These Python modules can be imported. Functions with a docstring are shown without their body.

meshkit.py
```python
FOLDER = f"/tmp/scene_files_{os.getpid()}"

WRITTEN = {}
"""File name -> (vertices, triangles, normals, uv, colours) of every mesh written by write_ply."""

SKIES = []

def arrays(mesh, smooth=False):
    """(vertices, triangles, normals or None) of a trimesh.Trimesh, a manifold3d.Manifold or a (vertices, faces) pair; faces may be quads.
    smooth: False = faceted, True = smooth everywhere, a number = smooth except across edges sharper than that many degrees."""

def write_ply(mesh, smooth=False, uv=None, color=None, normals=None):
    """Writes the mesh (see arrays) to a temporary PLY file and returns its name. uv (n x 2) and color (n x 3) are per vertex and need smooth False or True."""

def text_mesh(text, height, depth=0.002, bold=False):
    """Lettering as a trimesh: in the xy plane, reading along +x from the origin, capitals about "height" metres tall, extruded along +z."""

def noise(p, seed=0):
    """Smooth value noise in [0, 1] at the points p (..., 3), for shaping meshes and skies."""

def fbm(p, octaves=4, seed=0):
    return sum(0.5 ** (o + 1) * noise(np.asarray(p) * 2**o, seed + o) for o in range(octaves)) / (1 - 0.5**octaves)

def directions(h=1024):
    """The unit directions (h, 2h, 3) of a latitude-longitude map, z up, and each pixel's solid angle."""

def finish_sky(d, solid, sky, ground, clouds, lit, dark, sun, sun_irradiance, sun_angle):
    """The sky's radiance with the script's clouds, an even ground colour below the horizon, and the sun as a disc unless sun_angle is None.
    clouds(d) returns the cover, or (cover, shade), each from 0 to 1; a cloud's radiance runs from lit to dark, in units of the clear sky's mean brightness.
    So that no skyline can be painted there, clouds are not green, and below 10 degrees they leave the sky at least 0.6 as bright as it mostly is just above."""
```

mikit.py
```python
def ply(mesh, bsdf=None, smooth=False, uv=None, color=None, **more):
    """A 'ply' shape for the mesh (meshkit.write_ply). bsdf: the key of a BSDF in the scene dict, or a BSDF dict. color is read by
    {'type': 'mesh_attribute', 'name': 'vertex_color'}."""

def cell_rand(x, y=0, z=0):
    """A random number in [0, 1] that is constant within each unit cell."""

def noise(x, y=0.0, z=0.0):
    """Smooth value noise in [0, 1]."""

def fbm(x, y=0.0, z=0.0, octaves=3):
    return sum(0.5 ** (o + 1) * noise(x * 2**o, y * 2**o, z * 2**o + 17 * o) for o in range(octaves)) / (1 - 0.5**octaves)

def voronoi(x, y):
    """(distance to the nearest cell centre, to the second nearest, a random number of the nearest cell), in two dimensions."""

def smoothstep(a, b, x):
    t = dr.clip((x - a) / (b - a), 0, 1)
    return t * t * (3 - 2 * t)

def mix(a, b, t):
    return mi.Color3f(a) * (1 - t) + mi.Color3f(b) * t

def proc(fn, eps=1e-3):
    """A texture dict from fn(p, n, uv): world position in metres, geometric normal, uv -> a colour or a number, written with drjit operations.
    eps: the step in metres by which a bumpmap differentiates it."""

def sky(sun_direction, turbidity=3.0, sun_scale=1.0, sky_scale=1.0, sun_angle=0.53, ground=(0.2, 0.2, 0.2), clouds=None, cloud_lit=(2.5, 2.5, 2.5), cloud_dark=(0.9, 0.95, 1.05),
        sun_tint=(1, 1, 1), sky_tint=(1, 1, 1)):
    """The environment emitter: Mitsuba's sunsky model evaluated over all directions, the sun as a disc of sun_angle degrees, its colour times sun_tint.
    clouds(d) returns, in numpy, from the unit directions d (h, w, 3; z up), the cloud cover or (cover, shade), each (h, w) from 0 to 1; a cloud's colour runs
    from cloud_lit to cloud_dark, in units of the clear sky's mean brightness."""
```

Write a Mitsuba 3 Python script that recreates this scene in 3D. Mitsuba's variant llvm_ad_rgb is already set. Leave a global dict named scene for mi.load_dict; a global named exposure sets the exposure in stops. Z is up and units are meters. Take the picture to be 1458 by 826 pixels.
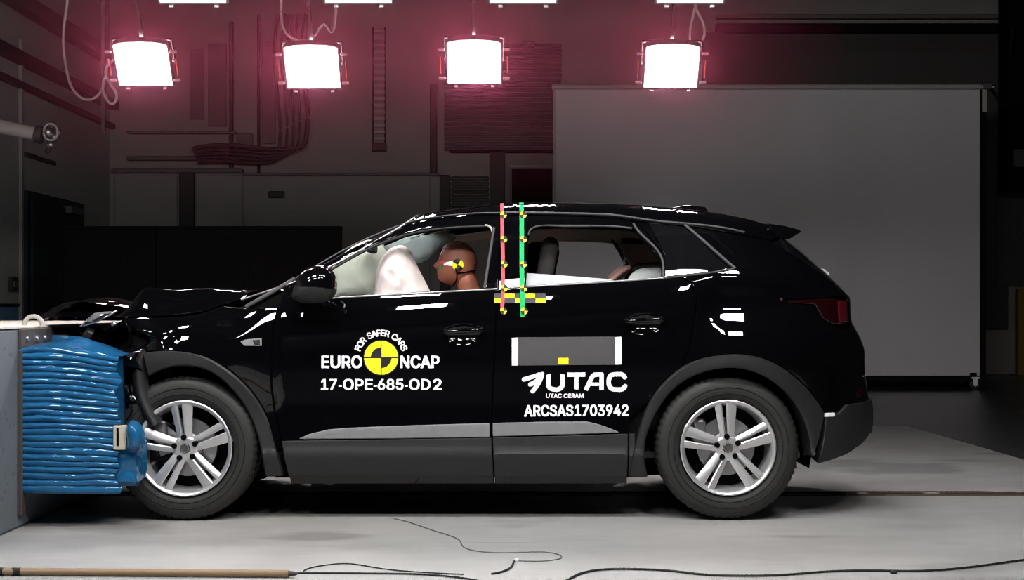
import math, random
import numpy as np, trimesh, shapely, manifold3d as mf
import shapely.geometry as sg
from shapely import affinity
from scipy.interpolate import PchipInterpolator
from scipy.spatial import Delaunay, cKDTree
import drjit as dr, mitsuba as mi, mikit, meshkit
from mikit import noise, fbm, smoothstep, mix
random.seed(7); RNG = np.random.default_rng(7)
T = mi.ScalarTransform4f
scene, labels = {}, {}

# ---------------------------------------------------------------- camera, exposure, lamp strength
DIST, FPX, EYE, HOR = 7.5, 2160.0, 1.05, 440.0          # metres to the near flank of the car (y = 0), focal length in pixels, eye height, horizon row
scene['camera'] = {'type': 'perspective', 'fov': 2 * math.degrees(math.atan(729 / FPX)), 'fov_axis': 'x', 'near_clip': 0.1, 'far_clip': 200,
                   'principal_point_offset_y': -27 / 826,
                   'to_world': T().look_at(origin=[0, -DIST, EYE], target=[0, 0, EYE], up=[0, 0, 1])}
exposure = 0.55
LAMP = 46.0                                              # radiance of a floodlight lens
LAMP_RGB = (1.0, 0.985, 0.96)

def at(px, py, y):
    """A point of the hall measured on the photograph at depth y."""
    k = (DIST + y) / FPX
    return np.array([(px - 729) * k, y, EYE - (py - HOR) * k])

# ---------------------------------------------------------------- materials
def mat(name, d):
    scene['m_' + name] = d
    return 'm_' + name
def rgb(*c): return {'type': 'rgb', 'value': list(c)}
def two(d): return {'type': 'twosided', 'bsdf': d}
def rough(c, a=0.3, ior=1.5): return two({'type': 'roughplastic', 'distribution': 'ggx', 'alpha': a, 'int_ior': ior, 'diffuse_reflectance': c if isinstance(c, dict) else rgb(*c)})
def matte(c): return two({'type': 'diffuse', 'reflectance': c if isinstance(c, dict) else rgb(*c)})
def gloss(c, ior=1.5): return two({'type': 'plastic', 'int_ior': ior, 'diffuse_reflectance': c if isinstance(c, dict) else rgb(*c)})
def metal(c, a=0.25, m=1.0): return two({'type': 'principled', 'base_color': c if isinstance(c, dict) else rgb(*c), 'metallic': m, 'roughness': a, 'specular': 0.5})

def floor_light(p, n, uv):
    a = fbm(p.x * 0.7, p.y * 1.3, 0.3, 4); b = noise(p.x * 9, p.y * 22, 2.0); c = fbm(p.x * 3.1 + 9, p.y * 5, 5.0, 3)
    g = 0.375 + 0.14 * (a - 0.5) + 0.02 * (b - 0.5) + 0.05 * (c - 0.5)
    stain = smoothstep(0.62, 0.80, fbm(p.x * 1.1 + 31, p.y * 2.0, 8.0, 4))
    rub = smoothstep(0.90, 1.0, noise(p.x * 0.9 + 4, p.y * 34, 3.0)) * smoothstep(0.5, 0.7, noise(p.x * 2.1, p.y * 3, 9.0))
    g = g * (1 - 0.30 * stain) * (1 - 0.25 * rub)
    return mix((1.02, 0.985, 0.95), (0.985, 0.985, 1.01), noise(p.x * 0.8, p.y * 0.9, 4.0)) * g
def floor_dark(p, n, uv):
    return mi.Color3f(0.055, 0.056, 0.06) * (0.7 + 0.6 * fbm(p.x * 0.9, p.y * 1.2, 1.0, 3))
def wall_paint(p, n, uv):
    return mi.Color3f(0.37, 0.35, 0.335) * (0.75 + 0.5 * fbm(p.x * 0.5, p.y * 0.5, p.z * 0.9, 3))
def wall_left_paint(p, n, uv):
    g = 0.8 + 0.4 * fbm(p.x * 0.6, p.y * 0.6, p.z * 0.8, 3)
    return dr.select(p.z < 1.1, mi.Color3f(0.14, 0.30, 0.48), mi.Color3f(0.48, 0.49, 0.485)) * g
def block_paint(p, n, uv):
    g = 0.85 + 0.3 * fbm(p.x * 3, p.y * 3, p.z * 3, 4)
    spot = 0.5 * smoothstep(0.80, 0.9, noise(p.x * 30, p.y * 30, p.z * 30))
    return mix((0.25, 0.285, 0.32), (0.16, 0.17, 0.18), spot) * g
def wood(p, n, uv):
    g = fbm(p.x * 2.0, p.y * 60, p.z * 60, 3)
    return mix((0.50, 0.33, 0.19), (0.62, 0.44, 0.28), g)
def airbag_cloth(p, n, uv):
    g = fbm(p.x * 14, p.y * 14, p.z * 9, 3)
    return mix((0.66, 0.56, 0.54), (0.80, 0.74, 0.72), g)
def rail_rust(p, n, uv):
    return mix((0.10, 0.07, 0.055), (0.42, 0.39, 0.36), smoothstep(0.60, 0.75, fbm(p.x * 5, p.y * 18, 1.0, 3)))
def screen_cloth(p, n, uv):
    return mi.Color3f(0.58, 0.56, 0.58) * (0.93 + 0.14 * noise(p.x * 1.6, 0.0, 0.15 * p.z))
def alloy(p, n, uv):
    return mi.Color3f(0.55, 0.55, 0.56)

M_PAINT = mat('paint', gloss((0.0014, 0.0014, 0.0020), 1.5))
M_CLAD = mat('cladding', rough((0.013, 0.0135, 0.015), 0.32))
M_BLACK = mat('black', matte((0.004, 0.004, 0.004)))
M_DARK = mat('dark', rough((0.012, 0.012, 0.013), 0.35))
M_RUBBER = mat('rubber', rough((0.018, 0.018, 0.0175), 0.42))
M_ALLOY = mat('alloy', metal((0.60, 0.60, 0.61), 0.33, 0.75))
M_STEEL = mat('steel', metal((0.45, 0.45, 0.46), 0.35))
M_CHROME = mat('chrome', metal((0.8, 0.8, 0.8), 0.08))
M_TRIM = mat('trim', rough((0.060, 0.058, 0.059), 0.38))
M_BRIGHT = mat('bright_trim', metal((0.42, 0.41, 0.41), 0.3, 0.8))
M_SILVER = mat('silver', rough((0.24, 0.24, 0.25), 0.3))
M_TINT = mat('tint', gloss((0.004, 0.004, 0.005), 1.5))
M_PANE = mat('pane', {'type': 'thindielectric', 'int_ior': 1.5})
M_RED = mat('red_lens', gloss((0.012, 0.001, 0.002), 1.5))
M_HLAMP = mat('lamp_glass', gloss((0.14, 0.14, 0.145), 1.5))
M_WHITE = mat('sticker_white', matte((0.86, 0.86, 0.86)))
M_YELLOW = mat('sticker_yellow', matte((0.88, 0.80, 0.03)))
M_STBLACK = mat('sticker_black', rough((0.010, 0.009, 0.011), 0.4))
M_STGREY = mat('sticker_grey', matte((0.080, 0.078, 0.080)))
M_TAPERED = mat('tape_red', matte((0.62, 0.10, 0.12)))
M_TAPEGREEN = mat('tape_green', matte((0.03, 0.42, 0.13)))
M_SKIN = mat('dummy_vinyl', rough((0.36, 0.115, 0.065), 0.28))
M_SHIRT = mat('dummy_shirt', matte((0.35, 0.33, 0.30)))
M_AIRBAG = mat('airbag', matte(mikit.proc(airbag_cloth)))
M_AIRBAG2 = mat('airbag_grey', matte((0.50, 0.54, 0.46)))
M_AIRBAG3 = mat('airbag_pale', matte((0.30, 0.36, 0.36)))
M_SEAT = mat('seat_cloth', matte((0.045, 0.040, 0.040)))
M_HEADLINER = mat('headliner', matte((0.66, 0.56, 0.50)))
M_REDLIT = mat('red_lens_end', gloss((0.085, 0.005, 0.010), 1.5))
M_CARD = mat('door_card', matte((0.45, 0.46, 0.50)))
M_PINKCLOTH = mat('beige_cloth', matte((0.50, 0.32, 0.26)))
M_SHELL = mat('white_shell', rough((0.62, 0.66, 0.66), 0.3))
M_BLUE = mat('blue_sheet', gloss((0.011, 0.088, 0.205), 1.5))
M_BEIGE = mat('beige_core', matte((0.42, 0.38, 0.30)))
M_PLATE = mat('brown_plate', rough((0.075, 0.06, 0.058), 0.35))
M_BLOCK = mat('block_paint', rough(mikit.proc(block_paint), 0.45))
M_BLOCKTOP = mat('block_top', matte((0.60, 0.54, 0.49)))
M_FLOOR = mat('floor_light', two({'type': 'roughplastic', 'alpha': 0.35, 'int_ior': 1.4, 'diffuse_reflectance': mikit.proc(floor_light)}))
M_FLOORD = mat('floor_dark', two({'type': 'roughplastic', 'alpha': 0.16, 'int_ior': 1.5, 'diffuse_reflectance': mikit.proc(floor_dark)}))
M_WALL = mat('wall', matte(mikit.proc(wall_paint)))
M_WALLL = mat('wall_left', matte(mikit.proc(wall_left_paint)))
M_CEIL = mat('ceiling', matte((0.05, 0.05, 0.05)))
M_GREYM = mat('grey_metal', rough((0.24, 0.23, 0.22), 0.4))
M_PALE = mat('pale_metal', rough((0.62, 0.59, 0.56), 0.4))
M_DUCT = mat('dark_pipe', rough((0.07, 0.062, 0.062), 0.4))
M_SCREEN = mat('screen', matte(mikit.proc(screen_cloth)))
M_BLUEDOOR = mat('blue_door', rough((0.010, 0.022, 0.042), 0.4))
M_CURTAIN = mat('black_panel', matte((0.010, 0.009, 0.010)))
M_YPOST = mat('yellow_paint', rough((0.42, 0.27, 0.03), 0.4))
M_WOOD = mat('wood', rough(mikit.proc(wood), 0.5))
M_RAIL = mat('rail', metal(mikit.proc(rail_rust), 0.5, 0.4))
M_CORD = mat('cord', rough((0.018, 0.018, 0.018), 0.4))
M_PALECORD = mat('pale_cord', rough((0.36, 0.33, 0.32), 0.4))
M_ORANGE = mat('orange_strip', matte((0.75, 0.28, 0.12)))
M_SHUT = mat('shutter', rough((0.13, 0.12, 0.118), 0.4))

# ---------------------------------------------------------------- mesh helpers
def add(key, mesh, m, smooth=35, label=None, **more):
    scene[key] = mikit.ply(mesh, m, smooth, **more)
    if label: labels[key] = {'label': label}
    return key
def tag(key, label, cat=None, group=None, kind=None):
    d = {'label': label}
    if cat: d['category'] = cat
    if group: d['group'] = group
    if kind: d['kind'] = kind
    labels[key] = d
_count = {}
def num(base):
    n = _count.get(base, 0); _count[base] = n + 1
    return base if n == 0 else f'{base}_{n:03d}'
def cat(ms): return trimesh.util.concatenate(ms)
def box(x0, x1, y0, y1, z0, z1, ch=0.0):
    if ch <= 0:
        m = trimesh.creation.box(extents=(x1 - x0, y1 - y0, z1 - z0))
        m.apply_translation([(x0 + x1) / 2, (y0 + y1) / 2, (z0 + z1) / 2]); return m
    pts = []
    for sx, x in ((1, x0), (-1, x1)):
        for sy, y in ((1, y0), (-1, y1)):
            for sz, z in ((1, z0), (-1, z1)):
                pts += [(x + sx * ch, y + sy * ch, z), (x + sx * ch, y, z + sz * ch), (x, y + sy * ch, z + sz * ch)]
    return trimesh.convex.convex_hull(np.array(pts))
def tri(man):
    m = man.to_mesh(); return trimesh.Trimesh(m.vert_properties[:, :3], m.tri_verts, process=False)
def ball(c, r, n=24): return mf.Manifold.sphere(r, n).translate(tuple(float(v) for v in c))
def hull(*balls): return mf.Manifold.batch_hull([ball(c, r, 20) for c, r in balls])
def rbox(x0, x1, y0, y1, z0, z1, r, n=16):
    return tri(mf.Manifold.batch_hull([ball((x, y, z), r, n) for x in (x0 + r, x1 - r) for y in (y0 + r, y1 - r) for z in (z0 + r, z1 - r)]))
def smoothline(pts, step=0.02):
    p = np.asarray(pts, float)
    if len(p) < 3: return p
    d = np.r_[0, np.cumsum(np.linalg.norm(np.diff(p, axis=0), axis=1))]
    from scipy.interpolate import CubicSpline
    f = PchipInterpolator(d, p) if len(p) < 4 else CubicSpline(d, p)
    return f(np.linspace(0, d[-1], max(3, int(d[-1] / step))))
def tube(pts, r, sides=8, curve=True, step=0.02):
    p = smoothline(pts, step) if curve else np.asarray(pts, float)
    t = np.gradient(p, axis=0); t /= np.linalg.norm(t, axis=1, keepdims=True) + 1e-12
    ref = np.array([0, 0, 1.0]) if abs(t[:, 2]).mean() < 0.8 else np.array([0, 1.0, 0])
    a = np.cross(t, ref); a /= np.linalg.norm(a, axis=1, keepdims=True) + 1e-12
    b = np.cross(a, t); th = np.arange(sides) * 2 * np.pi / sides
    rr = np.broadcast_to(r, (len(p),))[:, None, None]
    v = p[:, None] + rr * (np.cos(th)[None, :, None] * a[:, None] + np.sin(th)[None, :, None] * b[:, None])
    n = len(p); f = []
    for i in range(n - 1):
        for j in range(sides):
            k = (j + 1) % sides
            f += [[i * sides + j, i * sides + k, (i + 1) * sides + k], [i * sides + j, (i + 1) * sides + k, (i + 1) * sides + j]]
    v = np.vstack([v.reshape(-1, 3), p[:1], p[-1:]])
    for j in range(sides):
        k = (j + 1) % sides
        f += [[n * sides, k, j], [n * sides + 1, (n - 1) * sides + j, (n - 1) * sides + k]]
    return trimesh.Trimesh(v, f, process=False)
def lathe_y(profile, sections=72):
    """profile (radius, y) turned about the y axis."""
    m = trimesh.creation.revolve(np.asarray(profile, float), sections=sections)
    v = m.vertices; m.vertices = np.c_[v[:, 0], v[:, 2], v[:, 1]]; m.invert(); return m
def prism_xz(poly, y0, y1):
    """shapely polygon in (x, z) extruded from y0 to y1."""
    gs = [g for g in getattr(poly, 'geoms', [poly]) if not g.is_empty]
    m = cat([trimesh.creation.extrude_polygon(g, y1 - y0, engine='earcut') for g in gs])
    v = m.vertices; m.vertices = np.c_[v[:, 0], v[:, 2] + y0, v[:, 1]]; m.invert(); return m
def resample(ring, h):
    c = np.asarray(ring.coords); out = []
    for p, q in zip(c[:-1], c[1:]):
        n = max(1, int(round(np.linalg.norm(q - p) / h)))
        out += [p + (q - p) * i / n for i in range(n)]
    return np.array(out)
def triangulate(poly, h):
    """A fine triangulation of a polygon: (points 2d, triangles)."""
    bpts = np.vstack([resample(r, h) for r in [poly.exterior, *poly.interiors]])
    x0, z0, x1, z1 = poly.bounds
    g = np.stack(np.meshgrid(np.arange(x0, x1, h), np.arange(z0, z1, h * 0.9), indexing='ij'), -1)
    g[:, 1::2, 0] += h / 2
    g = g.reshape(-1, 2)
    g = g[shapely.contains_xy(poly, g[:, 0], g[:, 1])]
    if len(g):
        d, _ = cKDTree(bpts).query(g); g = g[d > 0.62 * h]
    pts = np.vstack([bpts, g]) if len(g) else bpts
    pts = pts + RNG.normal(0, 1e-7, pts.shape)
    tr = Delaunay(pts).simplices
    c = pts[tr].mean(1)
    tr = tr[shapely.contains_xy(poly, c[:, 0], c[:, 1])]
    a, b, c3 = pts[tr[:, 0]], pts[tr[:, 1]], pts[tr[:, 2]]
    ar = (b[:, 0] - a[:, 0]) * (c3[:, 1] - a[:, 1]) - (b[:, 1] - a[:, 1]) * (c3[:, 0] - a[:, 0])
    tr = tr[abs(ar) > 1e-10]; ar = ar[abs(ar) > 1e-10]
    tr[ar < 0] = tr[ar < 0][:, ::-1]
    return pts, tr
def inflate(poly, depth, y, h=0.02, lump=0.0, seed=0, power=0.5, freq=7.0):
    """A cushion: the outline in (x, z), swollen to both sides of the plane y."""
    p, f = triangulate(poly, h)
    d = np.array([poly.exterior.distance(sg.Point(q)) for q in p])
    s = np.clip(d / d.max(), 0, 1); s = (1 - (1 - s) ** 2) ** power
    vs = []
    for sgn in (-1, 1):
        yy = y + sgn * depth * s
        v = np.c_[p[:, 0], yy, p[:, 1]]
        if lump: v[:, 1] += sgn * lump * s * (meshkit.fbm(v * freq + 5 * sgn, 3, seed) - 0.5)
        vs.append(v)
    n = len(p)
    m = trimesh.Trimesh(np.vstack(vs), np.vstack([f, f[:, ::-1] + n]), process=False)
    m.merge_vertices(); return m

def wp(pts, y): return sg.Polygon([(at(a, b, y)[0], at(a, b, y)[2]) for a, b in pts])

# ---------------------------------------------------------------- the hall (structure)
XL, YB, XR, YF, ZC = -6.5, 17.0, 9.5, -11.0, 6.6
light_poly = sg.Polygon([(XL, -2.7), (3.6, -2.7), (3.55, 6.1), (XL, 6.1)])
slot = sg.box(-8, 1.02, 10, 1.24)
def flat(poly, z0, z1):
    gs = [g for g in getattr(poly, 'geoms', [poly]) if not g.is_empty]
    m = cat([trimesh.creation.extrude_polygon(g, z1 - z0, engine='earcut') for g in gs]); m.apply_translation([0, 0, z0]); return m
room = sg.box(XL, YF, XR, YB)
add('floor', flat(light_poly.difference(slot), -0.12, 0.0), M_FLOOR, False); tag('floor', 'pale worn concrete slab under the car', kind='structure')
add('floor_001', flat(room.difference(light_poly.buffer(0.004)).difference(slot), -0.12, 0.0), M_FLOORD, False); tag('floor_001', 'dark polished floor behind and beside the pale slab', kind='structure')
add('trim_1', cat([box(XL, XR, 1.02, 1.24, -0.10, -0.08)]), M_BLACK, False); tag('trim_1', 'dark bottom of the tow rail slot in the floor', kind='structure')
add('wall_left', box(XL - 0.2, XL, YF, YB, -0.1, ZC), M_WALLL, False); tag('wall_left', 'grey side wall with blue lower band', kind='structure')
add('wall_back', box(XL, XR, YB, YB + 0.2, -0.1, ZC), M_WALL, False); tag('wall_back', 'dim grey rear wall of the hall', kind='structure')
add('wall_right', box(XR, XR + 0.2, YF, YB, -0.1, ZC), M_CEIL, False); tag('wall_right', 'dark right hand wall of the hall', kind='structure')
add('wall_front', box(XL, XR, YF - 0.2, YF, -0.1, ZC), M_CEIL, False); tag('wall_front', 'dark wall behind the viewer', kind='structure')
add('ceiling', box(XL - 0.2, XR + 0.2, YF - 0.2, YB + 0.2, ZC, ZC + 0.2), M_CEIL, False); tag('ceiling', 'dark ceiling of the hall', kind='structure')
exec_order = None

XB0 = -2.362
# tow rail in the floor slot
for i, (a, b) in enumerate(((1.035, 1.075), (1.175, 1.225))):
    k = num('tow_rail')
    add(k, box(XB0 + .03, XR - 0.05, a, b, -0.08, 0.004, 0.006), M_RAIL, False)
    tag(k, ['worn steel tow rail in the floor slot, the one nearer the viewer', 'worn steel tow rail in the floor slot, the one farther from the viewer'][i], 'rail', 'tow rails in the floor slot')

# things on and before the back wall: boxes measured on the photograph
def wallbox(key, px0, px1, py0, py1, y, d, m, ch=0.01, smooth=False):
    a, b = at(px0, py1, y), at(px1, py0, y)
    return add(key, box(a[0], b[0], y, y + d, max(a[2], 0.0), b[2], ch), m, smooth)
for i, (x0, x1, y0, y1) in enumerate([(163, 252, 249, 560), (279, 345, 249, 560), (347, 612, 249, 560)]):
    k = num('wall_back__panel'); wallbox(k, x0, x1, y0, y1, YB - 0.05, 0.05, M_WALL)
for x0, x1, y0, y1 in [(255, 276, 244, 560), (326, 331, 30, 240), (366, 369, 20, 246), (612, 622, 120, 249), (697, 719, 215, 560), (626, 641, 249, 560)]:
    k = num('wall_back__pillar'); wallbox(k, x0, x1, y0, y1, YB - 0.12, 0.12, M_DUCT)
for x0, x1, y0, y1 in [(158, 345, 239, 246), (345, 625, 246, 250), (180, 335, 186, 190), (180, 332, 222, 228), (1020, 1436, 20, 26), (1020, 1436, 33, 46), (640, 790, 213, 217)]:
    k = num('wall_back__ledge'); wallbox(k, x0, x1, y0, y1, YB - 0.16, 0.16, M_GREYM if y0 not in (33, 213) else M_CURTAIN)
for x0, x1, y0, y1 in [(372, 392, 58, 205), (296, 322, 62, 180), (270, 290, 70, 170), (336, 360, 190, 214)]:
    k = num('wall_back__plate'); wallbox(k, x0, x1, y0, y1, YB - 0.06, 0.06, M_GREYM)
wallbox('wall_back__vent', 382, 405, 272, 282, YB - 0.08, 0.03, M_DUCT)
# roller shutter: slats
for j in range(22):
    a = 62 + j * 7.0
    k = num('wall_back__slat'); wallbox(k, 632, 800, a, a + 6.0, YB - 0.05, 0.05, M_SHUT, 0.02)
for j in range(6):
    a = 251 + j * 7.6
    k = num('door_2__slat'); wallbox(k, 642, 696, a, a + 6.6, YB - 0.06, 0.06, M_SHUT, 0.02)
tag('door_2', 'slatted metal shutter door behind the car roof', kind='structure')
# right hand bay of the back wall
wallbox('wall_back__bay', 1000, 1436, 46, 470, YB - 0.04, 0.04, M_SHUT)
wallbox('wall_back__bay_001', 1418, 1458, 250, 408, YB - 0.10, 0.06, M_SHUT)
# pipes that come along the wall and turn upwards
for i, (px, r) in enumerate([(397, 4.5), (407, 4.0), (416, 4.0), (425, 4.0), (436, 6.5)]):
    y = YB - 0.35 - 0.02 * i
    zz = 231 - 0.5 * (px - 397)
    bend = [at(282 - 2 * i, zz + 0.2 * i, y), at(px - 60, zz, y), at(px - 16, zz, y), at(px - 4, zz - 4, y), at(px, zz - 16, y), at(px, zz - 80, y), at(px, 20, y)]
    p = smoothline(bend, 0.05)
    k = num('wall_pipe'); add(k, tube(p, r / 2 * (DIST + y) / FPX, 10, False), M_DUCT, 60)
    tag(k, ['dark pipe turning up the back wall, leftmost of five', 'dark pipe turning up the back wall, second of five from left', 'dark pipe turning up the back wall, middle of five',
            'dark pipe turning up the back wall, fourth of five from left', 'thick dark pipe turning up the back wall, rightmost of five'][i], 'pipe', 'pipes bending up the back wall')
# cable ladder
tag('cable_ladder', 'narrow pale cable ladder fixed upright on the dim back wall', 'ladder')
for px in (530.5, 548):
    k = num('cable_ladder__rail'); wallbox(k, px - 1, px + 1, 38, 216, YB - 0.10, 0.08, M_DUCT)
for j in range(18):
    a = 43 + j * 9.5
    k = num('cable_ladder__rung'); wallbox(k, 532, 547.5, a, a + 4.6, YB - 0.12, 0.03, M_PALE, 0.004)
wallbox('cable_ladder__end_box', 530, 550, 203, 215, YB - 0.14, 0.1, M_DUCT)
# frame beside the screen
tag('steel_frame', 'thin pale steel frame with dark infill left of the big screen', 'frame')
a = YB - 0.6
for px0, px1, py0, py1 in [(725, 790, 235, 238.5), (725, 728, 235, 560), (786, 790, 235, 560)]:
    k = num('steel_frame__bar'); wallbox(k, px0, px1, py0, py1, a, 0.05, M_PALE if py1 < 250 else M_GREYM, 0.003)
wallbox('steel_frame__infill', 729, 786, 240, 555, a + 0.01, 0.02, M_CURTAIN, 0.0)
k = 'wall_lamp'; wallbox(k, 745, 762, 58, 66, YB - 0.25, 0.2, M_GREYM); tag(k, 'small grey camera box high on the shutter wall between two floodlights', 'camera')
wallbox('wall_lamp__knob', 750, 756, 60, 63.5, YB - 0.28, 0.03, M_CHROME)
# left wall: service door, band, pipe, switch
def leftbox(y0, y1, z0, z1, d, m, key, ch=0.005): return add(key, box(XL, XL + d, y0, y1, z0, z1, ch), m, False)
leftbox(12.55, 15.2, 0.0, 2.62, 0.10, M_BLUEDOOR, 'door_1__frame'); tag('door_1', 'dark blue double door in the left wall', kind='structure')
for i in range(2): leftbox(12.68 + 1.2 * i, 13.86 + 1.2 * i, 0.02, 2.5, 0.13, M_BLUEDOOR, num('door_1__leaf'))
leftbox(14.15, 14.75, 2.42, 2.52, 0.22, M_GREYM, 'door_1__closer')
leftbox(YF, YB, 4.26, 4.40, 0.16, M_DUCT, 'wall_left__ledge'); leftbox(YF, YB, 3.95, 4.03, 0.10, M_DUCT, 'wall_left__ledge_001')
leftbox(YF, YB, 4.95, 5.15, 0.20, M_GREYM, 'wall_left__ledge_002')
leftbox(12.48, 12.55, 0, 4.6, 0.05, M_PALE, 'wall_left__strip')
leftbox(12.7, 14.0, 3.08, 3.14, 0.04, M_DUCT, 'wall_left__bracket')
leftbox(12.05, 12.30, 1.28, 1.46, 0.06, M_DUCT, 'wall_switch'); tag('wall_switch', 'small dark switch box on the grey left wall above the blue band', 'switch')
leftbox(12.10, 12.25, 1.33, 1.41, 0.075, M_GREYM, 'wall_switch__button')
leftbox(YF, 12.5, 1.08, 1.12, 0.02, M_BLUEDOOR, 'wall_left__stripe')
# hydraulic pipe end upper left
tag('overhead_pipe', 'thick pale pipe at upper left ending in a cluster of valves', 'pipe')
p0, p1 = at(-40, 172, 6.0), at(52, 191, 6.0)
add('overhead_pipe__tube', tube(np.linspace(p0, p1, 8), 0.063, 20, False), M_PALE, 50)
add('overhead_pipe__sleeve', tube(np.linspace(at(51, 191, 6.0), at(61, 193, 6.0), 4), 0.078, 20, False), M_DUCT, 50)
def valve():
    c = at(72, 192, 6.0); ms = []
    for dx, dz, r in ((-.02, .02, .055), (.04, -.02, .045), (.0, -.09, .035), (.02, .09, .03), (.07, .02, .03)):
        ms.append(trimesh.creation.icosphere(2, r).apply_translation(c + [dx, 0, dz]))
    return cat(ms)
add('overhead_pipe__valve', valve(), M_STEEL, 40)
add('overhead_pipe__hose', tube([at(72, 200, 6), at(70, 212, 6.02), at(66, 216, 6.05)], 0.022, 8), M_DUCT, 50)
add('overhead_pipe__valve_wheel', tube([at(72 + 10 * math.cos(t), 188 + 12 * math.sin(t), 5.93) for t in np.linspace(0, 2 * math.pi, 20)], 0.01, 6, False), M_PALE, 50)
add('overhead_pipe__hanger', cat([box(-3.65, -3.62, 5.98, 6.02, at(0, 190, 6)[2], ZC)]), M_DUCT, False)
# black partition behind the bonnet
tag('partition_panel', 'low black partition panel standing behind the crumpled bonnet', 'partition')
pa, pb = at(90, 322, 9.0), at(487, 322, 9.0)
wx = (pb[0] - pa[0]) / 3
for i in range(3):
    add(num('partition_panel__sheet'), box(pa[0] + i * wx + .004, pa[0] + (i + 1) * wx - .004, 9.0, 9.05, 0.05, pa[2] - 0.03, 0.004), M_CURTAIN, False)
add('partition_panel__top_rail', box(pa[0], pb[0], 8.985, 9.065, pa[2] - 0.03, pa[2], 0.006), M_CURTAIN, False)
for i in range(4):
    x = pa[0] + i * wx
    add(num('partition_panel__foot'), box(max(pa[0], x - .04), x + .04, 8.75, 9.3, 0.0, 0.05, 0.006), M_DUCT, False)

# ---------------------------------------------------------------- big screen on castors
YS = 12.2
tag('projection_screen', 'tall grey fabric screen on castors standing behind the car tail', 'screen')
s0, s1 = at(788, 535, YS), at(1396, 124, YS)
add('projection_screen__fabric', box(s0[0], s1[0], YS, YS + 0.02, s0[2], s1[2]), M_SCREEN, False)
add('projection_screen__top_rail', tube(np.linspace([s0[0] - .02, YS - .02, s1[2]], [s1[0] + .1, YS - .02, s1[2]], 3), 0.035, 12, False), M_PALE, 50)
a, b = at(787.5, 560, YS), at(791, 124, YS)
add('projection_screen__side_rail', box(a[0], b[0], YS - 0.03, YS + 0.05, 0.12, b[2], 0.005), M_PALE, False)
a, b = at(1395, 560, YS), at(1403, 124, YS)
add('projection_screen__side_rail_001', box(a[0], b[0], YS - 0.03, YS + 0.05, 0.12, b[2], 0.005), M_CURTAIN, False)
a = at(1401, 160, YS)
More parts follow.
